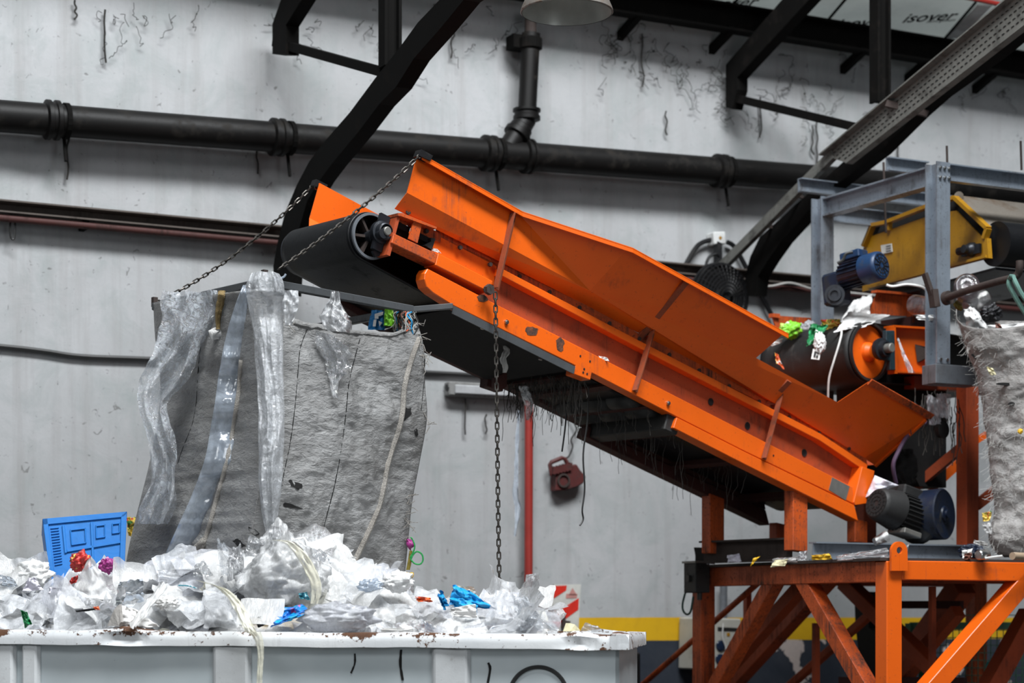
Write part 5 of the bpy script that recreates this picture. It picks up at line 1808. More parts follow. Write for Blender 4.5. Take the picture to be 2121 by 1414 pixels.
# ---------------------------------------------------------------- heap of plastic film
PROF = [(-900, 1225), (0, 1226), (60, 1250), (180, 1256), (260, 1240), (330, 1212), (450, 1185), (520, 1165), (580, 1160), (640, 1178), (720, 1200), (820, 1215), (900, 1258), (1000, 1256), (1070, 1266), (1110, 1290), (1150, 1322), (1400, 1335)]
def heap_z(x, D):
    px = CX + x / D * F
    y = ip(PROF, px)
    zt_ = EYE + (HY - y) / F * 11.9 - .03
    front = (V((x, D, 0)) - V((Q0.x, Q0.y, 0))).dot(CEv)
    t = max(0, min(1, (front - .03) / .75)); t = t * t * (3 - 2 * t)
    tb = max(0, min(1, (WDT - front) / .6))
    return lerp(RT - .06, zt_, t * (.35 + .65 * tb)) + .03 * fbm((x * 3, D * 3, 0), 3)
hp = MB()
def hg(u, v):
    l = lerp(LEN - .1, .10, u); d = lerp(.10, WDT - .12, v)
    q = Qp(l, d, 0)
    z = heap_z(q.x, q.y) + .025 * (crease((q.x * 5, q.y * 5, 1)) - 1)
    return V((q.x, q.y, z))
hp.cur = 1
hp.grid(hg, 180, 70)
rh = random.Random(21)
def crumple_sheet(mb, c, w_, h_, nrm, seed, amp, n_=11, spin=0):
    nrm = nrm.normalized()
    a = nrm.orthogonal().normalized(); c2 = nrm.cross(a)
    a, c2 = a * cos(spin) + c2 * sin(spin), c2 * cos(spin) - a * sin(spin)
    bend = rh.uniform(-.8, .8)
    def fn(u, v):
        x, y = (u - .5) * w_, (v - .5) * h_
        x += .12 * w_ * fbm((u * 2 + seed, v * 2, 1), 2); y += .12 * h_ * fbm((u * 2, v * 2 + seed, 5), 2)
        d = amp * (crease((u * 1.7 + seed, v * 1.7, seed * .3)) - 1) + amp * .35 * (crease((u * 6 + seed, v * 2.5, seed)) - 1) + amp * .8 * fbm((u * 3 + seed, v * 3, 2), 3) + bend * x * x / w_
        return c + a * x + c2 * y + nrm * d
    mb.grid(fn, n_, n_)
CLEAR = ((790, 1170, 862, 1225), (900, 1200, 1030, 1282), (556, 1246, 645, 1300), (140, 1135, 245, 1205), (100, 1060, 270, 1205), (500, 1240, 560, 1292))
for i in range(560):
    u = rh.random()
    px = rh.uniform(-40, 1085) if i < 420 else rh.uniform(-620, -40)
    d = rh.random() ** 1.3 * 1.25 + .03
    D = 10.95 + d + (1303 - px) / 1303 * .3
    x = (px - CX) / F * D
    z = heap_z(x, D)
    sc_ = rh.uniform(.14, .46) * (1.2 if d > .3 else .7)
    nrm = V((rh.gauss(0, .38), rh.gauss(-.65, .3), rh.gauss(1.0, .3)))
    hp.cur = rh.choices((0, 1, 2, 3), (52, 30, 12, 5))[0]
    dd = (V((x, D, 0)) - V((Q0.x, Q0.y, 0))).dot(CEv)
    if dd < .14: sc_ *= .55
    py = HY - (z + sc_ * .15 - EYE) / D * F
    if any(a - 18 < px < c + 18 and b0 - 14 < py < d0 + 14 for a, b0, c, d0 in CLEAR): continue
    crumple_sheet(hp, V((x, D, z + sc_ * rh.uniform(-.03, .07))), sc_, sc_ * rh.uniform(.6, 1.2), nrm, i * 1.37, sc_ * .085, 18, rh.uniform(0, 6))
# spiky shreds of film standing up out of the heap
for i in range(110):
    px = rh.uniform(0, 1130); d = rh.uniform(.1, 1.0); D = 10.95 + d + (1303 - px) / 1303 * .3
    x = (px - CX) / F * D; z = heap_z(x, D)
    hp.cur = rh.choice((0, 0, 2, 1))
    L_ = rh.uniform(.06, .17); w_ = L_ * rh.uniform(.3, .7)
    dr = V((rh.gauss(0, .6), rh.gauss(-.3, .4), 1)).normalized(); sd = dr.orthogonal().normalized(); sd = (sd * cos(i) + dr.cross(sd) * sin(i))
    q0 = V((x, D, z - .02))
    if i % 3: continue
    hp.grid(lambda u, v: q0 + dr * L_ * v + sd * w_ * (u - .5) * (1 - v * .85) + dr.cross(sd) * (.25 * w_ * (crease((u * 2 + i, v * 2, i)) - 1)), 6, 8)
for i_, v_ in enumerate(hp.v):
    r_ = v_ - V((Q0.x, Q0.y, v_.z))
    dd, ll = r_.dot(CEv), r_.dot(CDv)
    if v_.z < RT + .03 or ll > LEN - .12:
        if dd < .11: v_ = v_ + CEv * (.11 - dd)
        if ll < .10: v_ = v_ + CDv * (.10 - ll)
        if dd > WDT - .1: v_ = v_ - CEv * (dd - WDT + .1)
        if ll > LEN - .1: v_ = v_ - CDv * (ll - LEN + .1)
        hp.v[i_] = v_
tag(hp.build('plastic_film_waste', [M['film_heap'], M['film_white'], M['film_grey'], M['film_cream']], None, 'all'),
    'heap of crumpled clear and white plastic film filling the white container', 'plastic waste', None, 'stuff')

# ---------------------------------------------------------------- single pieces lying on the heap
def rim_D(px):
    r = ray(px, 1290)
    return (V((Q0.x, Q0.y, 0)) + CEv * .13).dot(CEv) / V((r.x, 1, 0)).dot(CEv)
def heap_D(px, py, D0):
    D = rim_D(px)
    D0 = max(D, D0)
    while D < 13.2:
        p = P(px, py, D)
        if p.z < heap_z(p.x, D) + .05: return max(rim_D(px), min(D0, D - .18))
        D += .02
    return D0
def scrap(name, label, cat, mat, corners, D, seed=0, amp=.03, n_=18, lean=0.0, group=None, freq=1.8, mid=0.0):
    """crumpled sheet spanned by four pixel corners (tl, tr, br, bl) at depth D; lean tips the top away"""
    tl, tr, br, bl = corners
    if D < 12.3: D = heap_D((bl[0] + br[0]) / 2, (bl[1] + br[1]) / 2 * .6 + (tl[1] + tr[1]) / 2 * .4, D)
    def fn(u, v):
        x = lerp(lerp(tl[0], tr[0], u), lerp(bl[0], br[0], u), v)
        y = lerp(lerp(tl[1], tr[1], u), lerp(bl[1], br[1], u), v)
        w_ = math.hypot(tr[0] - tl[0] + br[0] - bl[0], tr[1] - tl[1] + br[1] - bl[1]) / 2
        h_ = math.hypot(bl[0] - tl[0] + br[0] - tr[0], bl[1] - tl[1] + br[1] - tr[1]) / 2
        e = fbm((u * 2.5 + seed, v * 2.5, 3), 3)
        x += e * w_ * .10; y += fbm((u * 2.5, v * 2.5 + seed, 8), 3) * h_ * .10
        d = D + lean * (.5 - v) - amp * (crease((u * freq + seed, v * freq, seed)) - 1) - amp * .6 * fbm((u * 3, v * 3, seed), 3) - mid * sin(pi * u) * sin(pi * v)
        return P(x, y, d)
    b = MB(); b.grid(fn, n_, n_)
    o = b.build(name, M[mat], None, 'all', 0, .0015 if not mat.startswith('film') else 0)
    return tag(o, label, cat, group)
def blob(name, label, cat, mat, px, py, wpx, hpx, D, seed=0, rough=.35, dz=.8, freq=1.0):
    if D < 12.3: D = heap_D(px, py + hpx * .3, D)
    rx, rz = wpx / 2 / F * D, hpx / 2 / F * D
    ry = min(rx, rz) * dz
    c = P(px, py, D)
    b = MB()
    def fn(u, v):
        a, e = 2 * pi * u, pi * (v * .996 + .002) - pi / 2
        n_ = V((cos(a) * cos(e), sin(a) * cos(e), sin(e)))
        r_ = 1 + rough * (crease(n_ * freq * 1.1 + V((seed, seed, 0))) - 1.0) * .6 + rough * .7 * fbm(n_ * freq * 2 + V((seed, 0, seed)), 3) + rough * .3 * (crease(n_ * freq * 3.2 + V((0, seed, seed))) - 1)
        return c + V((n_.x * rx, n_.y * ry, n_.z * rz)) * r_
    b.grid(fn, 72, 44, True)
    return tag(b.build(name, M[mat], None, 'all'), label, cat)

# the big knotted clear bag in the middle
t = thing('film_bag', 'big clear film bag with a cream band, peaked in front of the grey bag', 'plastic bag', P(585, 1240, 11.55))
b = MB()
cB = P(585, 1195, 11.55)
def fbag(u, v):
    a, e = 2 * pi * u, pi * (v * .996 + .002) - pi / 2
    n_ = V((cos(a) * cos(e), sin(a) * cos(e), sin(e)))
    r_ = 1 + .20 * (crease(n_ * 1.2 + V((3, 1, 0))) - 1) + .18 * fbm(n_ * 2.4, 3) + .07 * (crease(n_ * 4.5) - 1)
    peak = max(0, n_.z) ** 3 * .5
    return cB + V((n_.x * .24 * (1 - max(0, n_.z) * .25), n_.y * .2, n_.z * .19 * (1 + peak))) * r_
b.grid(fbag, 100, 64, True); b.build('bag', M['film_bag'], t, 'all')
b = MB(); cB = cB + V((0, .03, -.01)); b.grid(lambda u, v: cB + (fbag(u, v) - cB) * .86, 60, 40, True); b.build('inner_film', M['film_white'], t, 'all')
b = ribbon([(575, 1118, 16), (600, 1124, 14), (625, 1150, 13), (645, 1185, 13), (655, 1220, 12), (650, 1250, 8)], 0, 31, .01, 12, 40, 11.30, .3, 0, False)
b.build('cream_band', M['film_cream'], t, 'all')
b = ribbon([(572, 1090, 10), (571, 1105, 14), (566, 1125, 9), (563, 1140, 14)], 0, 33, .015, 12, 24, 11.42, .3, .2, False)
b.build('knot', M['film_heap'], t, 'all')
scrap('film_peak', 'clear pointed film flap beside the knot of the big clear bag', 'plastic film', 'film', [(516, 1108), (552, 1118), (560, 1150), (506, 1155)], 11.5, 3, .03)
scrap('film_spike', 'tall spiky clear film standing up before the bag strap end', 'plastic film', 'film', [(448, 1116), (466, 1124), (500, 1190), (458, 1192)], 11.55, 5, .03)
scrap('film_spike', 'ragged pleated clear film between the tall film spike and the big clear bag', 'plastic film', 'film_heap', [(472, 1135), (500, 1128), (508, 1195), (470, 1200)], 11.5, 15, .04, 22, 0, None, 3)
scrap('film_sheet', 'broad bluish clear sheet sloping down behind the big clear bag', 'plastic film', 'film', [(628, 1130), (665, 1140), (718, 1190), (640, 1205)], 11.75, 7, .03)
scrap('film_sheet', 'flat folded lilac film sheet lying below the slanted film tube', 'plastic film', 'film_grey', [(325, 1180), (440, 1176), (442, 1212), (330, 1210)], 11.75, 9, .02)
scrap('film_sheet', 'small stiff clear sheet standing before the frayed strap end', 'plastic film', 'film', [(402, 1172), (422, 1158), (440, 1192), (400, 1196)], 11.6, 11, .015)
scrap('film_bag', 'blue tinted clear bag bulging before the foot of the grey bag', 'plastic bag', 'film_blue', [(246, 1205), (296, 1198), (298, 1245), (238, 1252)], 11.5, 13, .03, 18, .1, None, 1.8, .10)
b = ribbon([(418, 1205, 16), (455, 1215, 16), (490, 1245, 14), (515, 1285, 14), (530, 1312, 14)], 0, 41, .015, 14, 50, 11.1, .3, .3, False)
b.v = [v + V((0, -.16 * max(0, min(1, (1.75 - v.z) / .2)), 0)) for v in b.v]
q = ribbon([(528, 1308, 13), (536, 1325, 9), (540, 1345, 7), (539, 1380, 6), (537, 1425, 6)], 0, 44, .006, 10, 40, 10.90, .3, 0, False, .1)
b.add(q.v, q.f)
tag(b.build('film_strip', M['film_cream'], None, 'all'), 'long cream film strip hanging down over the container rim', 'plastic film')
scrap('printed_wrapper', 'bright blue printed wrapper crumpled near the container rim', 'wrapper', 'blue_wrap', [(578, 1262), (628, 1250), (636, 1272), (562, 1298)], 11.18, 2, .04, 24, .15, None, 2.6, .03)
scrap('wrapper', 'small teal foil scrap at the foot of the big clear bag', 'wrapper', 'teal_wrap', [(618, 1228), (636, 1226), (642, 1242), (622, 1240)], 11.3, 4, .02)
scrap('wrapper', 'dark pleated strip lying beside the bright blue printed wrapper', 'wrapper', 'black_film', [(532, 1293), (550, 1287), (552, 1292), (535, 1300)], 11.12, 6, .01, 10)
t = thing('printed_sheet', 'smooth white sheet with tiny black letters before the big clear bag', 'paper', P(545, 1290, 11.15))
b = MB(); b.grid(lambda u, v: P(lerp(500, 590, u) - v * 10 + 6 * fbm((u * 2, v, 2), 2), lerp(1240, 1292, v) + 5 * fbm((u * 2, v * 2, 7), 2), 11.28 - .12 * v - .03 * sin(pi * u)), 16, 12)
b.build('sheet', M['film_white'], t, 'all')
place_text('print', 'AC', P(533, 1280, 11.12), V((1, 0, .05)), V((0, .2, 1)), .022, M['ink'], t, .2, .01)
t = thing('torn_bag', 'crumpled bright blue plastic bag on the heap below the hanging chain', 'plastic bag', P(960, 1270, 11.6))
def blue(cor, D, seed, mid):
    tl, tr, br, bl = cor
    b = MB(); D = heap_D(960, 1240, D) - .06
    b.grid(lambda u, v: P(lerp(lerp(tl[0], tr[0], u), lerp(bl[0], br[0], u), v) + 5 * fbm((u * 3, v * 3, seed), 2), lerp(lerp(tl[1], tr[1], u), lerp(bl[1], br[1], u), v) + 4 * fbm((u * 3, v * 3, seed + 4), 2),
                         D - .05 * (crease((u * 2 + seed, v * 2, seed)) - 1) - mid * sin(pi * u) * sin(pi * v)), 22, 18)
    return b
b = blue([(938, 1211), (972, 1222), (1028, 1262), (930, 1252)], 11.6, 3, .09); q = blue([(930, 1240), (985, 1235), (990, 1280), (945, 1262)], 11.55, 8, .06); b.add(q.v, q.f)
b.build('body', M['blue_bag'], t, 'all')
b = blue([(906, 1232), (914, 1222), (930, 1252), (918, 1262)], 11.55, 5, .03); b.build('corner', M['blue_bag'], t, 'all')
scrap('film_bag', 'cream film bag behind the bright blue plastic bag', 'plastic bag', 'film_cream', [(938, 1212), (980, 1214), (995, 1245), (930, 1245)], 11.75, 6, .03, 18, 0, None, 1.8, .05)
scrap('paper', 'white pointed paper in front of the bright blue plastic bag', 'paper', 'white_paper', [(942, 1258), (985, 1250), (988, 1278), (940, 1276)], 11.4, 8, .015)
blob('white_bag', 'white plastic bag beside the grey bag foot next to a yellow scrap', 'plastic bag', 'white_bag', 822, 1204, 62, 40, 11.7, 3)
scrap('yellow_scrap', 'folded yellow plastic scrap sticking out behind the white bag', 'scrap', 'yellow_bag', [(838, 1186), (858, 1185), (852, 1204), (826, 1216)], 11.75, 2, .03)
blob('film_ball', 'crinkled blue tinted clear film near the grey bag foot', 'plastic film', 'film_blue', 768, 1213, 44, 26, 11.65, 9, .5)
scrap('wrapper', 'red and orange shredded wrapper between the white bag and the blue bag', 'wrapper', 'orange_wrap', [(860, 1234), (892, 1238), (896, 1246), (866, 1246)], 11.6, 4, .03)
scrap('film_sheet', 'large shiny clear film sheet heaped under the hanging chain', 'plastic film', 'film_heap', [(1025, 1222), (1070, 1228), (1105, 1295), (1000, 1295)], 11.5, 17, .06, 30, .3, None, 2.4, .10)
scrap('film_sheet', 'clear film sheet sloping down to the rim near the cream card', 'plastic film', 'film', [(1060, 1232), (1088, 1238), (1160, 1306), (1075, 1302)], 11.35, 27, .05, 26, .2, None, 2.2, .08)
b = MB()
pts = [(1165, 1306), (1168, 1292), (1180, 1289), (1192, 1293), (1202, 1305)]
q = [P(x, y, 11.08) for x, y in pts]
b.add([P(1166, 1307, 11.05), P(1180, 1290, 11.05), P(1181, 1307, 11.0), P(1191, 1293, 11.08), P(1202, 1305, 11.12), P(1172, 1290, 11.2), P(1190, 1306, 11.2)], [(0, 1, 2), (2, 1, 3, 4), (0, 5, 1), (1, 5, 3), (4, 3, 5, 6), (0, 2, 4, 6), (0, 6, 5)])
tag(b.build('folded_card', M['cream_card']), 'small folded cream card on the container rim', 'card')
scrap('film_scrap', 'small grey film scrap on the rim next to the cream card', 'plastic film', 'film_grey', [(1212, 1289), (1236, 1296), (1250, 1308), (1202, 1307)], 11.05, 3, .01, 10)
scrap('wrapper', 'dark green foil wrapper near the rim at the container corner', 'wrapper', 'green_bag', [(42, 1263), (56, 1268), (66, 1292), (52, 1299)], 11.35, 7, .03)
blob('red_wrapper', 'crumpled red wrapper in front of the blue crate', 'wrapper', 'red_wrap', 166, 1162, 38, 36, 12.0, 4, .5)
scrap('red_wrapper', 'small glossy red scrap below the crumpled red wrapper', 'wrapper', 'red_wrap', [(148, 1196), (162, 1191), (158, 1206), (140, 1211)], 11.7, 9, .02, 10)
blob('magenta_wrapper', 'crumpled magenta wrapper between the blue crate and the grey bag', 'wrapper', 'magenta_wrap', 223, 1170, 32, 28, 12.05, 6, .5)
t = thing('printed_bag', 'white cone shaped bag with faint print before the blue crate', 'plastic bag', P(190, 1240, 11.7))
b = MB(); b.grid(lambda u, v: P(lerp(190, lerp(140, 232, u), v ** .8) + 6 * fbm((u * 3, v * 3, 1), 2), lerp(1154, 1240, v) + 4 * fbm((u * 3, v * 3, 6), 2), 11.8 - .10 * sin(pi * u) * v - .03 * (crease((u * 2, v * 2, 4)) - 1)), 26, 22)
b.build('bag', M['film_white'], t, 'all')
place_text('print', 'wwv.c', P(187, 1176, 11.66), V((.8, 0, .45)), V((-.3, 0, 1)), .03, M['ink_grey'], t, .2, .01)
blob('white_bag', 'knotted white bag leaning on the edge of the blue crate', 'plastic bag', 'white_bag', 70, 1190, 76, 54, 12.1, 11, .4)
scrap('red_wrapper', 'thin red scrap at the outer side of the knotted white bag', 'wrapper', 'red_wrap', [(33, 1178), (41, 1182), (34, 1200), (26, 1196)], 12.2, 3, .02, 10)
scrap('lilac_paper', 'pale lilac triangular paper under the knotted white bag', 'paper', 'lilac_paper', [(58, 1198), (72, 1195), (90, 1222), (46, 1224)], 11.9, 5, .02)
scrap('lilac_paper', 'grey lilac crumpled paper below the corner of the blue crate', 'paper', 'lilac_paper', [(100, 1215), (138, 1218), (140, 1236), (104, 1240)], 11.75, 15, .03)
scrap('film_sheet', 'thin teal blue film edge at the far container end', 'plastic film', 'film_blue', [(-8, 1188), (22, 1194), (40, 1216), (-8, 1212)], 12.0, 9, .03)
scrap('tray_scrap', 'black film scrap with an orange corner near the rim', 'scrap', 'black_film', [(156, 1264), (200, 1258), (204, 1262), (160, 1268)], 11.4, 3, .012, 12)
scrap('orange_scrap', 'small orange red corner of packaging beside the black film scrap', 'scrap', 'orange_wrap', [(192, 1257), (204, 1255), (207, 1263), (198, 1262)], 11.38, 5, .01, 8)
b = MB(); b.prism([P(222, 1296, 11.25), P(236, 1262, 11.25), P(247, 1251, 11.25), P(250, 1288, 11.2), P(246, 1296, 11.2)], V((.01, .02, 0)))
tag(b.build('card_piece', M['grey_card'], None, False), 'folded grey card standing upright behind the container rim', 'card')
scrap('card_sheet', 'creased cream white card fanned out beside the grey card', 'card', 'white_paper', [(248, 1252), (282, 1262), (330, 1299), (248, 1298)], 11.2, 19, .035, 20, .1, None, 2.4)
scrap('film_strip', 'broad white film strip sweeping up from the fanned white card', 'plastic film', 'film_white', [(330, 1205), (348, 1215), (285, 1298), (265, 1298)], 11.3, 29, .03, 20, .3)
blob('paper_ball', 'pleated white paper ball in the middle of the film heap', 'paper', 'white_paper', 347, 1250, 42, 28, 11.35, 14, .4, .8, 2.2)
b = MB(); b.tube(smooth_path([P(370, 1212, 11.6), P(390, 1213, 11.55), P(408, 1218, 11.5)]), .004, 5)
tag(b.build('strip', M['teal_wrap']), 'thin dark blue strip lying on the film heap below the lilac sheet', 'strip')
scrap('film_sheet', 'bulging hazy film sheet at the rim below the long cream strip', 'plastic film', 'film_heap', [(420, 1222), (492, 1232), (505, 1300), (425, 1300)], 11.4, 17, .025, 22, .2, None, 1.3, .09)
blob('film_bag', 'wide hazy clear bag lying along the rim beside the blue printed wrapper', 'plastic bag', 'film_grey', 700, 1278, 150, 60, 11.5, 23, .3, 1.2)
blob('white_bag', 'small soft white bag showing inside the hazy clear bag', 'plastic bag', 'white_bag', 722, 1285, 40, 24, 11.25, 27, .4)
scrap('paper', 'flat white paper strip lying on the rim edge', 'paper', 'white_paper', [(790, 1300), (855, 1301), (858, 1308), (790, 1308)], 11.08, 37, .005, 10)
scrap('packet', 'bright yellow and orange packet behind the blue crate', 'packet', 'food_wrap', [(262, 1072), (284, 1070), (282, 1112), (266, 1112)], 13.2, 3, .03)

# blue crate tipped up on the heap
bx = thing('blue_crate', 'bright blue plastic crate tipped on its side on the waste heap', 'crate', P(180, 1212, 12.3))
A0, A1, A2, A3 = P(88, 1075, 12.36), P(263, 1060, 12.49), P(258, 1178, 12.40), P(106, 1216, 12.27)
cn = (A1 - A0).cross(A3 - A0).normalized()
if cn.y < 0: cn = -cn
back = cn
b = MB()
b.prism([A0, A1, A2, A3], back * .012)
b.build('base', M['blue_crate'], bx, False, .004)
b = MB()
for p, q in ((A0, A1), (A1, A2), (A2, A3), (A3, A0)):
    b.prism([p, q, q + back * .30, p + back * .30], ((A0 + A2) / 2 - (p + q) / 2).normalized() * .012)
b.build('wall', M['blue_crate'], bx)
def cu_(u, v, o_=0): return A0.lerp(A1, u).lerp(A3.lerp(A2, u), v) - back * o_
b = MB()
for u0, u1, v0, v1 in ((0, 1, 0, .09), (0, .06, 0, 1), (.93, 1, 0, 1), (.22, .25, .12, .55), (.56, .59, .12, .75), (.25, .93, .50, .54)):
    b.prism([cu_(u0, v0), cu_(u1, v0), cu_(u1, v1), cu_(u0, v1)], -back * .010)
for k in range(14):
    v = .14 + k * .042
    b.prism([cu_(.08, v), cu_(.18, v), cu_(.18, v + .018), cu_(.08, v + .018)], -back * .007)
for u0, u1, v0, v1 in ((.31, .50, .20, .45), (.62, .74, .18, .40), (.82, .92, .18, .36)):
    for w_ in ((u0, u1, v0, v0 + .02), (u0, u1, v1 - .02, v1), (u0, u0 + .014, v0, v1), (u1 - .014, u1, v0, v1)):
        b.prism([cu_(w_[0], w_[2]), cu_(w_[1], w_[2]), cu_(w_[1], w_[3]), cu_(w_[0], w_[3])], -back * .009)
b.build('moulded_rib', M['blue_crate'], bx, False, .002)
# ---------------------------------------------------------------- waste on the feed drum
blob('lime_bag', 'bright lime green bag beside the end of the conveyor skirt', 'plastic bag', 'lime_bag', 1636, 683, 44, 32, 15.75, 3, .4)
blob('white_scrap', 'grey and white crumpled film between the lime bag and the green wrapper', 'plastic film', 'film_grey', 1673, 680, 34, 26, 15.85, 7, .6)
scrap('green_wrapper', 'shiny dark green wrapper hanging over the feed drum', 'wrapper', 'green_bag', [(1678, 672), (1716, 672), (1700, 700), (1670, 718)], 15.50, 5, .05, 20, .1, None, 2.4)
scrap('food_wrapper', 'yellow and red food wrapper on the feed belt behind the green wrapper', 'wrapper', 'food_wrap', [(1700, 662), (1740, 660), (1744, 678), (1705, 684)], 15.6, 8, .04)
scrap('white_bag', 'white bag slumped at the orange skirt of the feed conveyor', 'plastic bag', 'white_bag', [(1768, 622), (1808, 608), (1800, 664), (1738, 668)], 15.95, 13, .05, 24, .2, None, 1.6, .14)
scrap('white_sheet', 'creased white film sheet spread over the feed drum top', 'plastic film', 'white_bag', [(1756, 646), (1846, 652), (1806, 672), (1730, 688)], 15.52, 17, .04, 24, .25, None, 1.7, .06)
blob('white_rag', 'white pleated rag hanging on the front of the feed drum', 'rag', 'white_bag', 1698, 710, 24, 40, 15.32, 19, .35, .8, 2.0)
t = thing('price_label', 'white label with black print on the front of the feed drum', 'label', P(1690, 746, 15.3))
b = MB(); b.prism([P(x, y, 15.31) for x, y in ((1684, 722), (1701, 725), (1697, 745), (1680, 743))], V((0, .004, 0))); b.build('paper', M['white_paper'], t)
b = MB()
for poly in ([(1687, 727), (1691, 727.5), (1689, 739), (1685, 738.5)], [(1692, 729), (1697, 729.7), (1696, 733), (1691.5, 732)], [(1691, 735), (1695, 736), (1694, 741), (1690, 740)]):
    b.prism([P(x, y, 15.305) for x, y in poly], V((0, -.001, 0)))
b.build('print', M['ink'], t)
b = MB(); b.tube(smooth_path([P(1741, 678, 15.35), P(1743, 690, 15.3), P(1738, 712, 15.27), P(1727, 748, 15.27), P(1717, 785, 15.3), P(1715, 830, 15.35)]), .008, 7)
tag(b.build('string', M['wire_white'], None, True), 'white string hanging down over the feed drum', 'string')
scrap('paper_scrap', 'small white and red paper scrap stuck low on the feed drum end', 'paper', 'orange_wrap', [(1605, 730), (1612, 735), (1625, 765), (1608, 752)], 15.62, 4, .02, 12)
scrap('paper_scrap', 'small pale film scrap at the top corner of the drum by the skirt', 'paper', 'white_paper', [(1594, 708), (1622, 700), (1618, 710), (1596, 717)], 15.8, 6, .02, 12)
b = MB()
for pts in ([(1836, 570 + 15), (1850, 588), (1880, 584), (1912, 590), (1924, 605), (1926, 620)],):
    b.tube(smooth_path([P(x, y + 5, 15.2) for x, y in pts], 5), .010, 7)
tag(b.build('cable', M['wire_white'], None, True), 'pale cable looped over the orange skirt below the yellow conveyor', 'cable')
t = thing('clear_cup', 'crushed clear purple tinted cup beside the gantry post', 'cup', P(1915, 668, 15.2))
b = MB(); b.lathe(P(1912, 632, 15.25), V((.4, -.8, -.15)), [(-.10, .075), (0, .068), (.08, .060), (.085, .02)], 24, False, True); b.build('cup', M['bottle_dark'], t, True)
scrap('white_rag', 'white rag hanging under the crushed clear cup', 'rag', 'white_bag', [(1898, 652), (1936, 652), (1934, 664), (1900, 662)], 15.1, 8, .02, 12)
# clear bottles by the gantry post
t = thing('clear_bottle', 'clear plastic bottle lying end on behind the hooked bar', 'bottle', P(2008, 640, 15.2))
b = MB(); ba = V((.25, .95, -.12)).normalized()
b.lathe(P(2002, 590, 15.0), ba, [(.012, .012), (.0, .035), (.010, .062), (0.0, .078), (.02, .092), (.06, .096), (.10, .090), (.14, .096), (.22, .096), (.29, .07), (.33, .03)], 30); b.build('bottle_body', M['bottle_dark'], t, True)
b = MB(); b.ring(P(2002, 590, 14.995), ba, .03, .04, .012, 24); b.ring(P(2002, 590, 14.995), ba, .066, .074, .012, 24); b.build('base_ring', M['clear_pet'], t, True)
b = MB(); b.lathe(P(2022, 625, 15.15), V((.7, .3, .35)), [(-.1, .04), (-.06, .07), (.08, .07), (.12, .03)], 22)
tag(b.build('clear_bottle', M['clear_pet'], None, True), 'clear crushed bottle under the hooked bar with a yellowish tint', 'bottle')
blob('yellow_scrap', 'small yellow green scrap below the clear bottle', 'scrap', 'olive_strip', 1988, 631, 22, 20, 15.25, 6, .4)

# ---------------------------------------------------------------- matted bag at the right
RE = [(1984, 640), (1990, 675), (1998, 705), (2006, 735), (2020, 772), (2026, 805), (2032, 840), (2034, 870), (2044, 905), (2050, 950), (2052, 985), (2058, 1030), (2058, 1070), (2050, 1105), (2056, 1140), (2064, 1152)]
rb_ = thing('matted_bag', 'tall matted grey white bag standing at the edge of the orange deck', 'bag', P(2120, 1152, 14.75))
le = smooth_path([P(x, y, 14.85) for x, y in RE], 5)
TOPB = [(0, 640), (.05, 662), (.12, 678), (.22, 688), (.35, 690), (.5, 684), (.7, 660), (1, 640)]
def rbag(u, v):
    p = poly_at(le, v)
    top_y = ip(TOPB, u)
    zt_ = EYE + (HY - top_y) / F * 14.85
    z = lerp(zt_, le[-1].z, v)
    wd_ = .95
    a = pi * u
    x = p.x + (1 - cos(a)) / 2 * wd_
    y = 14.85 - sin(a) * .30
    q = V((x, y, z))
    n_ = V((-cos(a), -sin(a), 0))
    d = .045 * fbm((x * 3, y * 3, z * 2), 3) + .03 * (crease((x * 2.5, 1, z * 4)) - 1) + .012 * (crease((x * 9, 2, z * 12)) - 1)
    d *= min(1, .3 + 3 * min(u, 1 - u))
    if v > .93: d -= (v - .93) * .6
    return q + n_ * d
b = MB(); b.grid(rbag, 90, 120); b.build('front', M['felt'], rb_, 'all', 0, .004)
def rback(u, v):
    p = poly_at(le, v)
    a = pi * u
    z = lerp(EYE + (HY - 650) / F * 14.85, le[-1].z, v)
    return V((p.x + .06 + (1 - cos(a)) / 2 * .85, 14.85 + sin(a) * .35, z + .02 * fbm((u * 4, v, 1), 2)))
b = MB(); b.grid(rback, 30, 30); b.build('back', M['felt'], rb_, 'all')
b = MB(); bvh2 = BVHTree.FromPolygons(b.v, b.f) if b.v else None
for k in range(600):
    v = rnd.random()
    p = rbag(rnd.random() ** 2 * .35, v)
    L_ = rnd.uniform(.02, .07)
    dd = V((-rnd.random(), -.4, rnd.gauss(0, .6))).normalized()
    b.tube([p, p + dd * L_ * .5 + V((0, 0, rnd.gauss(0, .01))), p + dd * L_ + V((rnd.gauss(0, .02), 0, rnd.gauss(-.015, .015)))], .0010, 3)
b.build('fringe', M['fibre_pale'], rb_)
b = MB()
for (x, y, w_, h_, r_) in ((2026, 742, 16, 4, .6), (2096, 836, 7, 4, .1), (2085, 795, 22, 3, .05)):
    r0 = ray(x, y)
    pts = []
    for k in range(10):
        a = 2 * pi * k / 10
        dx, dy = cos(a) * w_, sin(a) * h_
        pts.append(P(x + dx * cos(r_) - dy * sin(r_), y + dx * sin(r_) + dy * cos(r_), 14.60 if x > 2050 else 14.72))
    b.prism(pts, V((0, .02, 0)))
b.build('tear', M['grime'], rb_)
scrap('white_bag', 'white plastic bag peeping out of the matted bag top', 'plastic bag', 'white_bag', [(1996, 640), (2020, 636), (2052, 684), (2002, 684)], 14.85, 23, .04, 20, 0, None, 2.2, .08)
scrap('white_liner', 'white fabric liner edge inside the matted bag mouth', 'liner', 'white_bag', [(2045, 674), (2140, 668), (2140, 700), (2052, 702)], 14.9, 25, .02)
blob('black_film', 'glossy black film lump behind the white bag in the matted bag', 'plastic film', 'black_film', 2052, 648, 40, 32, 15.1, 4, .5)
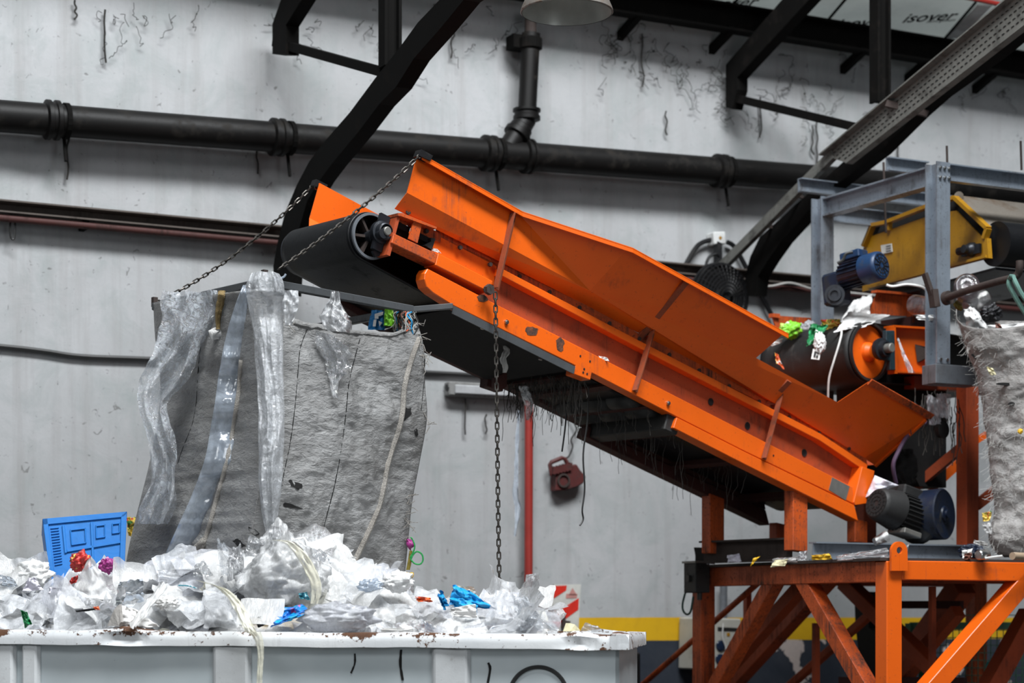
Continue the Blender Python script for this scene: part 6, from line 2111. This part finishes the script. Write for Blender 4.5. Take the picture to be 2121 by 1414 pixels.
scrap('brown_scrap', 'brown scrap standing in the matted bag mouth', 'scrap', 'brown_scrap', [(2062, 668), (2070, 670), (2084, 690), (2062, 686)], 14.7, 6, .02, 12)
scrap('foil_scrap', 'pale yellow foil scrap in the tear of the matted bag', 'scrap', 'cream_card', [(2044, 760), (2056, 762), (2064, 776), (2050, 776)], 14.60, 6, .02, 12)
blob('yellow_scrap', 'tiny yellow scrap stuck on the side of the matted bag', 'scrap', 'yellow_bag', 2113, 893, 10, 10, 14.5, 3, .4)
scrap('food_wrapper', 'yellow and white scrap at the lower edge of the matted bag', 'wrapper', 'food_wrap', [(2034, 1062), (2054, 1058), (2050, 1078), (2036, 1080)], 14.75, 9, .02, 14)
scrap('white_scrap', 'white torn scrap below the yellow scrap on the matted bag edge', 'scrap', 'film_white', [(2032, 1084), (2052, 1082), (2056, 1104), (2044, 1106)], 14.75, 11, .02, 14)

# ---------------------------------------------------------------- waste on the orange deck
zl = ZD + .02
def deck_d(py):            # depth at which a pixel row meets the deck plane
    return (zl - EYE) * F / max(8, HY - py)
scrap('yellow_strip', 'thin yellow strip hanging over the deck edge near the dark beam', 'strip', 'yellow_bag', [(1560, 1156), (1574, 1152), (1566, 1160), (1554, 1174)], 14.8, 3, .01, 10)
scrap('film_scrap', 'grey white film scrap on the deck below the conveyor leg', 'plastic film', 'film_white', [(1602, 1156), (1652, 1152), (1650, 1164), (1598, 1166)], 14.55, 5, .03)
scrap('paper_scrap', 'cream paper flap over the deck edge below the conveyor leg', 'paper', 'cream_card', [(1604, 1160), (1632, 1158), (1626, 1172), (1596, 1174)], 14.50, 7, .01, 10)
scrap('film_scrap', 'upright hazy film beside the foot of the conveyor leg', 'plastic film', 'film_grey', [(1655, 1142), (1672, 1140), (1670, 1160), (1652, 1160)], 14.5, 9, .02)
scrap('yellow_packet', 'crumpled yellow packet on the deck before the grey beam', 'packet', 'yellow_bag', [(1680, 1150), (1718, 1146), (1722, 1158), (1682, 1160)], 14.45, 11, .03, 16)
scrap('film_sheet', 'glittering clear film lying on the deck along the grey beam', 'plastic film', 'film_heap', [(1734, 1150), (1838, 1134), (1842, 1158), (1732, 1160)], 14.3, 13, .04, 26, .1, None, 3)
scrap('film_scrap', 'lilac film scrap on the deck beside the control box', 'plastic film', 'film_grey', [(1462, 1150), (1490, 1148), (1492, 1166), (1464, 1168)], 15.6, 15, .03)
scrap('film_scrap', 'pale lilac crumpled film on the deck in front of the dark beam', 'plastic film', 'lilac_paper', [(1506, 1150), (1532, 1146), (1536, 1164), (1508, 1164)], 15.2, 17, .03)
scrap('film_scrap', 'silvery film scrap at the deck edge beside the lifting lug', 'plastic film', 'film_white', [(1870, 1130), (1884, 1126), (1880, 1140), (1866, 1142)], 14.2, 19, .02, 10)
t = thing('drink_can', 'crushed silver drink can lying on the deck near the matted bag', 'can', P(2032, 1158, 14.35))
b = MB(); b.lathe(P(2026, 1149, 14.3), V((.75, .6, .05)), [(0, .028), (.004, .033), (.012, .036), (.09, .036), (.10, .030)], 24); b.build('can_body', M['steel_bright'], t, True)
blob('navy_rag', 'dark navy rag on the deck behind the silver can', 'rag', 'navy_motor', 2012, 1141, 48, 26, 14.7, 8, .4)
scrap('white_scrap', 'white crumpled paper on the deck before the navy rag', 'paper', 'white_paper', [(1992, 1140), (2014, 1136), (2012, 1156), (1994, 1156)], 14.45, 21, .03, 14)
scrap('brown_scrap', 'rust brown scrap beside the silver can on the deck', 'scrap', 'brown_scrap', [(1998, 1146), (2014, 1144), (2012, 1158), (1996, 1158)], 14.33, 23, .02, 12)
b = MB(); b.tube([P(2040, 1156, 14.3), P(2060, 1153, 14.3), P(2076, 1151, 14.3)], .008, 6)
tag(b.build('straw', M['wire_white'], None, True), 'white plastic stick lying beside the silver can', 'stick')
b = MB(); b.cyl(P(2097, 1151, 14.3), P(2150, 1153, 14.5), .026, 20)
tag(b.build('card_tube', M['cork'], None, True), 'brown card tube lying on the deck under the matted bag', 'tube')
scrap('paper', 'white paper flaps lying behind the grey beam end', 'paper', 'white_paper', [(2018, 1118), (2042, 1122), (2046, 1130), (2016, 1128)], 15.0, 25, .02, 12)
t = thing('clear_cup', 'crushed clear cup lying under the drive motor on the grey beam', 'cup', P(1825, 1125, 14.9))
b = MB(); b.lathe(P(1812, 1122, 14.85), V((.75, .3, .35)), [(0, .028), (.10, .042), (.105, .044)], 20, True, False); b.build('cup', M['clear_pet'], t, True)
b = MB()
def pap(u, v):
    x = lerp(lerp(1812, 1862, u), lerp(1792, 1840, u), v); y = lerp(lerp(984, 1005, u), lerp(1030, 1012, u), v)
    return P(x, y, 15.25 - .05 * sin(pi * u) - .03 * fbm((u * 3, v * 3, 4), 2))
b.grid(pap, 16, 14)
tag(b.build('paper_sheet', M['lilac_paper'], None, 'all', 0, .0015), 'white paper sheet folded over the drive motor', 'paper')
scrap('paper_scrap', 'white and yellow paper scrap on the ledge of the head girder', 'paper', 'food_wrap', [(921, 526), (932, 526), (936, 535), (922, 531)], 12.9, 3, .01, 10)
scrap('paper_scrap', 'white crumpled paper on the ledge under the take up window', 'paper', 'white_paper', [(897, 514), (906, 516), (914, 525), (893, 520)], 12.75, 7, .015, 10)
scrap('paper_scrap', 'thin pink white paper lying along the head girder ledge', 'paper', 'lilac_paper', [(934, 535), (952, 542), (954, 546), (938, 540)], 12.95, 9, .008, 10)
scrap('paper_scrap', 'white film flake on the lower girder beside the middle strut', 'paper', 'white_paper', [(1240, 737), (1256, 740), (1262, 748), (1244, 744)], 13.6, 9, .008, 10)

# ---------------------------------------------------------------- fibres and rags under the conveyor
b = MB()
def fibre(p, L_, r=.0028):
    q = [p]
    for k in range(5):
        q.append(q[-1] + V((rnd.gauss(0, .010), rnd.gauss(0, .008), -L_ / 5)))
    b.tube(q, r, 4)
ca, cb = K(1205, 776, -.02), far([K(1205, 776, -.02)])[0]
for k in range(150):
    p = ca.lerp(cb, rnd.random()) + V((rnd.gauss(0, .03), 0, rnd.uniform(-.02, .04)))
    fibre(p, abs(rnd.gauss(.14, .09)) + .03)
for x in (1262, 1345, 1440, 1560, 1400):
    y = 780 + (x - 1226) * .515
    c_, d_2 = K(x, y, 0), far([K(x, y, 0)])[0]
    for k in range(20):
        fibre(c_.lerp(d_2, rnd.random()) - UP * .02, abs(rnd.gauss(.10, .12)) + .02, .002)
for k in range(50):
    x = rnd.uniform(1890, 1990)
    fibre(P(x, rnd.uniform(800, 880), 15.4), rnd.uniform(.05, .35), .004)
tag(b.build('hanging_fibres', M['fibre'], None), 'dusty threads and fibres hanging under the inclined conveyor', 'fibres', None, 'stuff')
b = MB(); b.tube(smooth_path([K(1219, 800, -.1), K(1217, 870, -.1), K(1208, 940, -.1), K(1211, 1010, -.1), K(1206, 1055, -.1), K(1208, 1075, -.1), K(1201, 1088, -.1)]), .006, 6)
tag(b.build('wire', M['wire_black'], None, True), 'long black wire hanging down from the conveyor beside the red fixture', 'wire')
b = MB(); b.tube(smooth_path([K(1173, 855, -.3), K(1170, 890, -.3), K(1164, 935, -.3)]), .006, 6)
tag(b.build('wire', M['wire_black'], None, True), 'short black wire hanging above the red fixture', 'wire')
b = ribbon([(1045, 710, 4), (1049, 728, 7), (1042, 745, 7), (1047, 760, 6), (1045, 772, 4)], 0, 3, .01, 8, 24, 13.35, .4, 0, False, .3)
tag(b.build('fibre_rag', M['fibre_pale'], None, 'all'), 'pale frayed rag strip hanging beside the long chain', 'rag')
b = ribbon([(1084, 800, 9), (1090, 820, 11), (1096, 840, 8), (1093, 870, 3)], 0, 13, .02, 12, 30, 13.9, .3, 0, False, .4)
tag(b.build('film_scrap', M['film'], None, 'all'), 'clear film scrap hanging over the red pipe from the conveyor', 'plastic film')
b = ribbon([(1074, 850, 3), (1070, 950, 4), (1068, 1020, 6), (1072, 1060, 5), (1066, 1110, 3)], 0, 17, .01, 8, 50, 16.9, .3, 0, False, .5)
tag(b.build('film_strip', M['film_blue'], None, 'all'), 'thin bluish film strip hanging on the wall beside the red pipe', 'plastic film')
for x, y, w_, h_, D_, sd, lab in ((1935, 850, 34, 60, 15.35, 5, 'grey film rag hanging under the feed conveyor'), (1955, 840, 30, 50, 15.3, 8, 'torn film rag hanging next to the grey rag under the feed conveyor')):
    scrap('film_rag', lab, 'rag', 'film_grey', [(x - w_ / 2, y - h_ / 2), (x + w_ / 2, y - h_ / 2), (x + w_ * .4, y + h_ / 2), (x - w_ * .3, y + h_ / 2)], D_, sd, .04)
b = MB(); b.lathe(P(1946, 890, 15.4), V((.6, -.7, 0)), [(0, .06), (.04, .065), (.05, .05)], 22)
tag(b.build('roller_end', M['rubber_dusty'], None, True), 'dusty round roller end under the feed conveyor beside the leg', 'roller')
b = ribbon([(1872, 930, 20), (1876, 955, 24), (1878, 980, 22), (1882, 1003, 12)], 0, 23, .02, 16, 24, 15.65, .3, 0, False, .3)
tag(b.build('rubber_flap', M['grime'], None, 'all'), 'black rubber flap hanging behind the drive motor', 'flap')
b = MB()
for k in range(40):
    b.cur = 0
    x, y = 1930 + rnd.gauss(0, 5), rnd.uniform(740, 776)
    x = 1930 + (776 - y) * -.1 + rnd.gauss(0, 4)
    q = FK(x, y, .1)
    b.tube([q, q + V((rnd.gauss(0, .015), -.01, rnd.gauss(0, .03))), q + V((rnd.gauss(0, .02), -.015, rnd.gauss(-.02, .03)))], .004, 4)
for k in range(26):
    q = FK(1934 - (k % 13) * .3, 690 + k * 3.3, .1)
    b.tube([q, q + V((rnd.gauss(0, .012), -.01, -.035))], .005, 4)
tag(b.build('film_shreds', M['film_white'], None, True), 'white film shreds hanging inside the orange side frame of the feed conveyor', 'shreds', None, 'stuff')
b = ribbon([(1860, 700, 2), (1872, 735, 4), (1882, 757, 6), (1888, 772, 7)], 0, 29, .008, 8, 24, 15.2, .3, 0, False, .2)
tag(b.build('film_strip', M['film'], None, 'all'), 'clear film strip stuck on the orange side frame of the feed conveyor', 'plastic film')

# ---------------------------------------------------------------- things standing behind the base frame
t = thing('wire_crate', 'green wire crate standing behind the orange base frame', 'crate', P(2040, 1640, 17.4))
cw = P(2035, 1345, 17.4)
b = MB()
for sx in (-.55, .55):
    for sy in (-.3, .3):
        b.beam(V((cw.x + sx, cw.y + sy, .0)), V((cw.x + sx, cw.y + sy, cw.z + .22)), .06, .06, KA)
for sy in (-.3, .3):
    b.beam(V((cw.x - .55, cw.y + sy, cw.z + .2)), V((cw.x + .55, cw.y + sy, cw.z + .2)), .05, .06)
    b.beam(V((cw.x - .55, cw.y + sy, .15)), V((cw.x + .55, cw.y + sy, .15)), .05, .06)
b.build('frame', M['green_wire'], t)
b = MB()
for k in range(21):
    x = cw.x - .52 + k * .052
    b.tube([V((x, cw.y - .3, .15)), V((x, cw.y - .3, cw.z + .2))], .005, 4)
for k in range(24):
    z = .2 + k * .062
    b.tube([V((cw.x - .55, cw.y - .3, z)), V((cw.x + .55, cw.y - .3, z))], .005, 4)
b.build('wire_mesh', M['green_wire'], t)
b = MB(); b.box(V((cw.x, cw.y, .55)), V((.5, 0, 0)), V((0, .26, 0)), V((0, 0, .38))); b.build('floor_panel', M['black_steel'], t)
b = MB(); b.lathe(P(2048, 1384, 16.6), V((.6, -.7, .2)), [(0, .03), (.02, .065), (.16, .065), (.2, .03), (.24, .025)], 22)
tag(b.build('teal_bottle', M['teal_bottle'], None, True), 'teal plastic bottle lying behind the orange base frame', 'bottle')
b = MB(); b.prism([P(x, y, 17.2) for x, y in ((1283, 1352), (1326, 1352), (1326, 1640), (1283, 1640))], V((0, .2, 0)))  # added dark block standing in for shade past the container end
tag(b.build('dark_block', M['black_steel'], None, False, .01), 'dark block added for the shade behind the end of the white container', 'cabinet')
# ---------------------------------------------------------------- light, world, camera
def area(name, loc, target, sx, sy, power, col):
    l = bpy.data.lights.new(name, 'AREA')
    l.shape = 'RECTANGLE'
    l.size, l.size_y = sx, sy
    l.energy = power
    l.color = col
    o = bpy.data.objects.new(name, l)
    COL.objects.link(o)
    o.location = loc
    o.rotation_euler = (V(target) - V(loc)).to_track_quat('-Z', 'Y').to_euler()
    return o

# daylight through the roof skylight, plus two unseen fill lights added in front
sky1 = area('skylight', wpt(-2.6, 10.6, 15.5), wpt(-.6, 2.6, 3.0), 11, 2.6, 4900, (.95, .98, 1.0))
fill_high = area('front_fill', (-6.0, -1.0, 11.0), (0.0, 13.5, 2.2), 7, 4, 640, (.95, .98, 1.0))  # added fill, high on the camera side
fill_low = area('low_front_fill', (8.5, -2.0, 4.5), (2.5, 18, 2.0), 5, 5, 330, (.90, .96, 1.0))  # added low fill to brighten the lower wall

w = bpy.data.worlds.new('World')
SC.world = w
w.use_nodes = True
bg = w.node_tree.nodes['Background']
bg.inputs[0].default_value = (.62, .70, .80, 1)
bg.inputs[1].default_value = .07

cam = bpy.data.cameras.new('Camera')
cam.sensor_width = 36
cam.lens = F / 2121 * 36
cam.shift_x = (1060.5 - CX) / 2121
cam.shift_y = (HY - 707) / 2121
cam.clip_end = 200
cam.dof.use_dof = True
cam.dof.focus_distance = 12.4
cam.dof.aperture_fstop = 1.7
co = bpy.data.objects.new('Camera', cam)
COL.objects.link(co)
co.location = CAM
co.rotation_euler = (pi / 2, 0, 0)
SC.camera = co

# repeated small pieces become parts of their own
SPLIT = {'rib', 'clamp', 'bracket', 'burnt_spot', 'bolt', 'bolt_hole', 'rivet_hole', 'seam', 'tear', 'wing_bolt', 'slide_block', 'cross_member', 'return_roller',
         'spoke', 'skid_rail', 'paint_run', 'gauge', 'blade', 'hook_stub', 'bar', 'webbing_strap', 'gusset', 'side_rail', 'stripe', 'print', 'slat', 'latch', 'rail'}
def split_islands(o):
    me = o.data
    par = list(range(len(me.vertices)))
    def find(i):
        while par[i] != i:
            par[i] = par[par[i]]
            i = par[i]
        return i
    for p in me.polygons:
        r = find(p.vertices[0])
        for v in p.vertices[1:]:
            par[find(v)] = r
    groups = {}
    for p in me.polygons:
        groups.setdefault(find(p.vertices[0]), []).append(p)
    if len(groups) < 2 or len(groups) > 60: return
    for ps in groups.values():
        ids = sorted({v for p in ps for v in p.vertices})
        ix = {v: k for k, v in enumerate(ids)}
        m2 = bpy.data.meshes.new(me.name)
        m2.from_pydata([me.vertices[v].co for v in ids], [], [[ix[v] for v in p.vertices] for p in ps])
        for p, q in zip(ps, m2.polygons):
            q.use_smooth = p.use_smooth
        for m in me.materials: m2.materials.append(m)
        o2 = o.copy()
        o2.data = m2
        COL.objects.link(o2)
    nm = o.name
    bpy.data.objects.remove(o)
for o in list(bpy.data.objects):
    if o.type == 'MESH' and o.parent is not None and not o.children and o.name.split('.')[0] in SPLIT:
        split_islands(o)

GROUPS = {'chain': 'steel chains of the bag frame', 'film_sheet': 'loose film sheets on the waste heap', 'film_spike': 'film spikes standing in the waste heap', 'wrapper': 'wrappers in the waste heap',
          'red_wrapper': 'red wrappers in front of the blue crate', 'white_bag': 'white plastic bags among the waste', 'film_bag': 'clear plastic bags on the heap', 'film_strip': 'hanging film strips',
          'film_scrap': 'film scraps', 'paper_scrap': 'paper scraps on the machines', 'lilac_paper': 'lilac papers on the heap', 'film_ball': 'balled film on the heap', 'paper': 'papers among the waste',
          'wall_cable': 'cables along the wall', 'wire': 'black wires hanging under the conveyor', 'film_rag': 'film rags under the feed conveyor', 'white_scrap': 'white scraps by the matted bag',
          'yellow_scrap': 'yellow scraps', 'food_wrapper': 'yellow food wrappers', 'brown_scrap': 'brown scraps by the matted bag', 'white_rag': 'white rags by the feed drum', 'clear_bottle': 'clear bottles behind the hooked bar', 'clear_cup': 'crushed clear cups'}
from collections import Counter
cnt = Counter(o.name.split('.')[0] for o in bpy.data.objects if o.parent is None)
for o in bpy.data.objects:
    k = o.name.split('.')[0]
    if o.parent is None and 'label' in o and 'group' not in o and cnt[k] > 1 and k in GROUPS:
        o['group'] = GROUPS[k]

for o in bpy.data.objects:
    if '_o' in o:
        del o['_o']
vs = SC.view_settings
vs.view_transform = 'Standard'
vs.look = 'None'
vs.exposure = 0.0
vs.gamma = 1.0
vs.use_curve_mapping = False
SC.cycles.transparent_max_bounces = 24
SC.cycles.max_bounces = 8
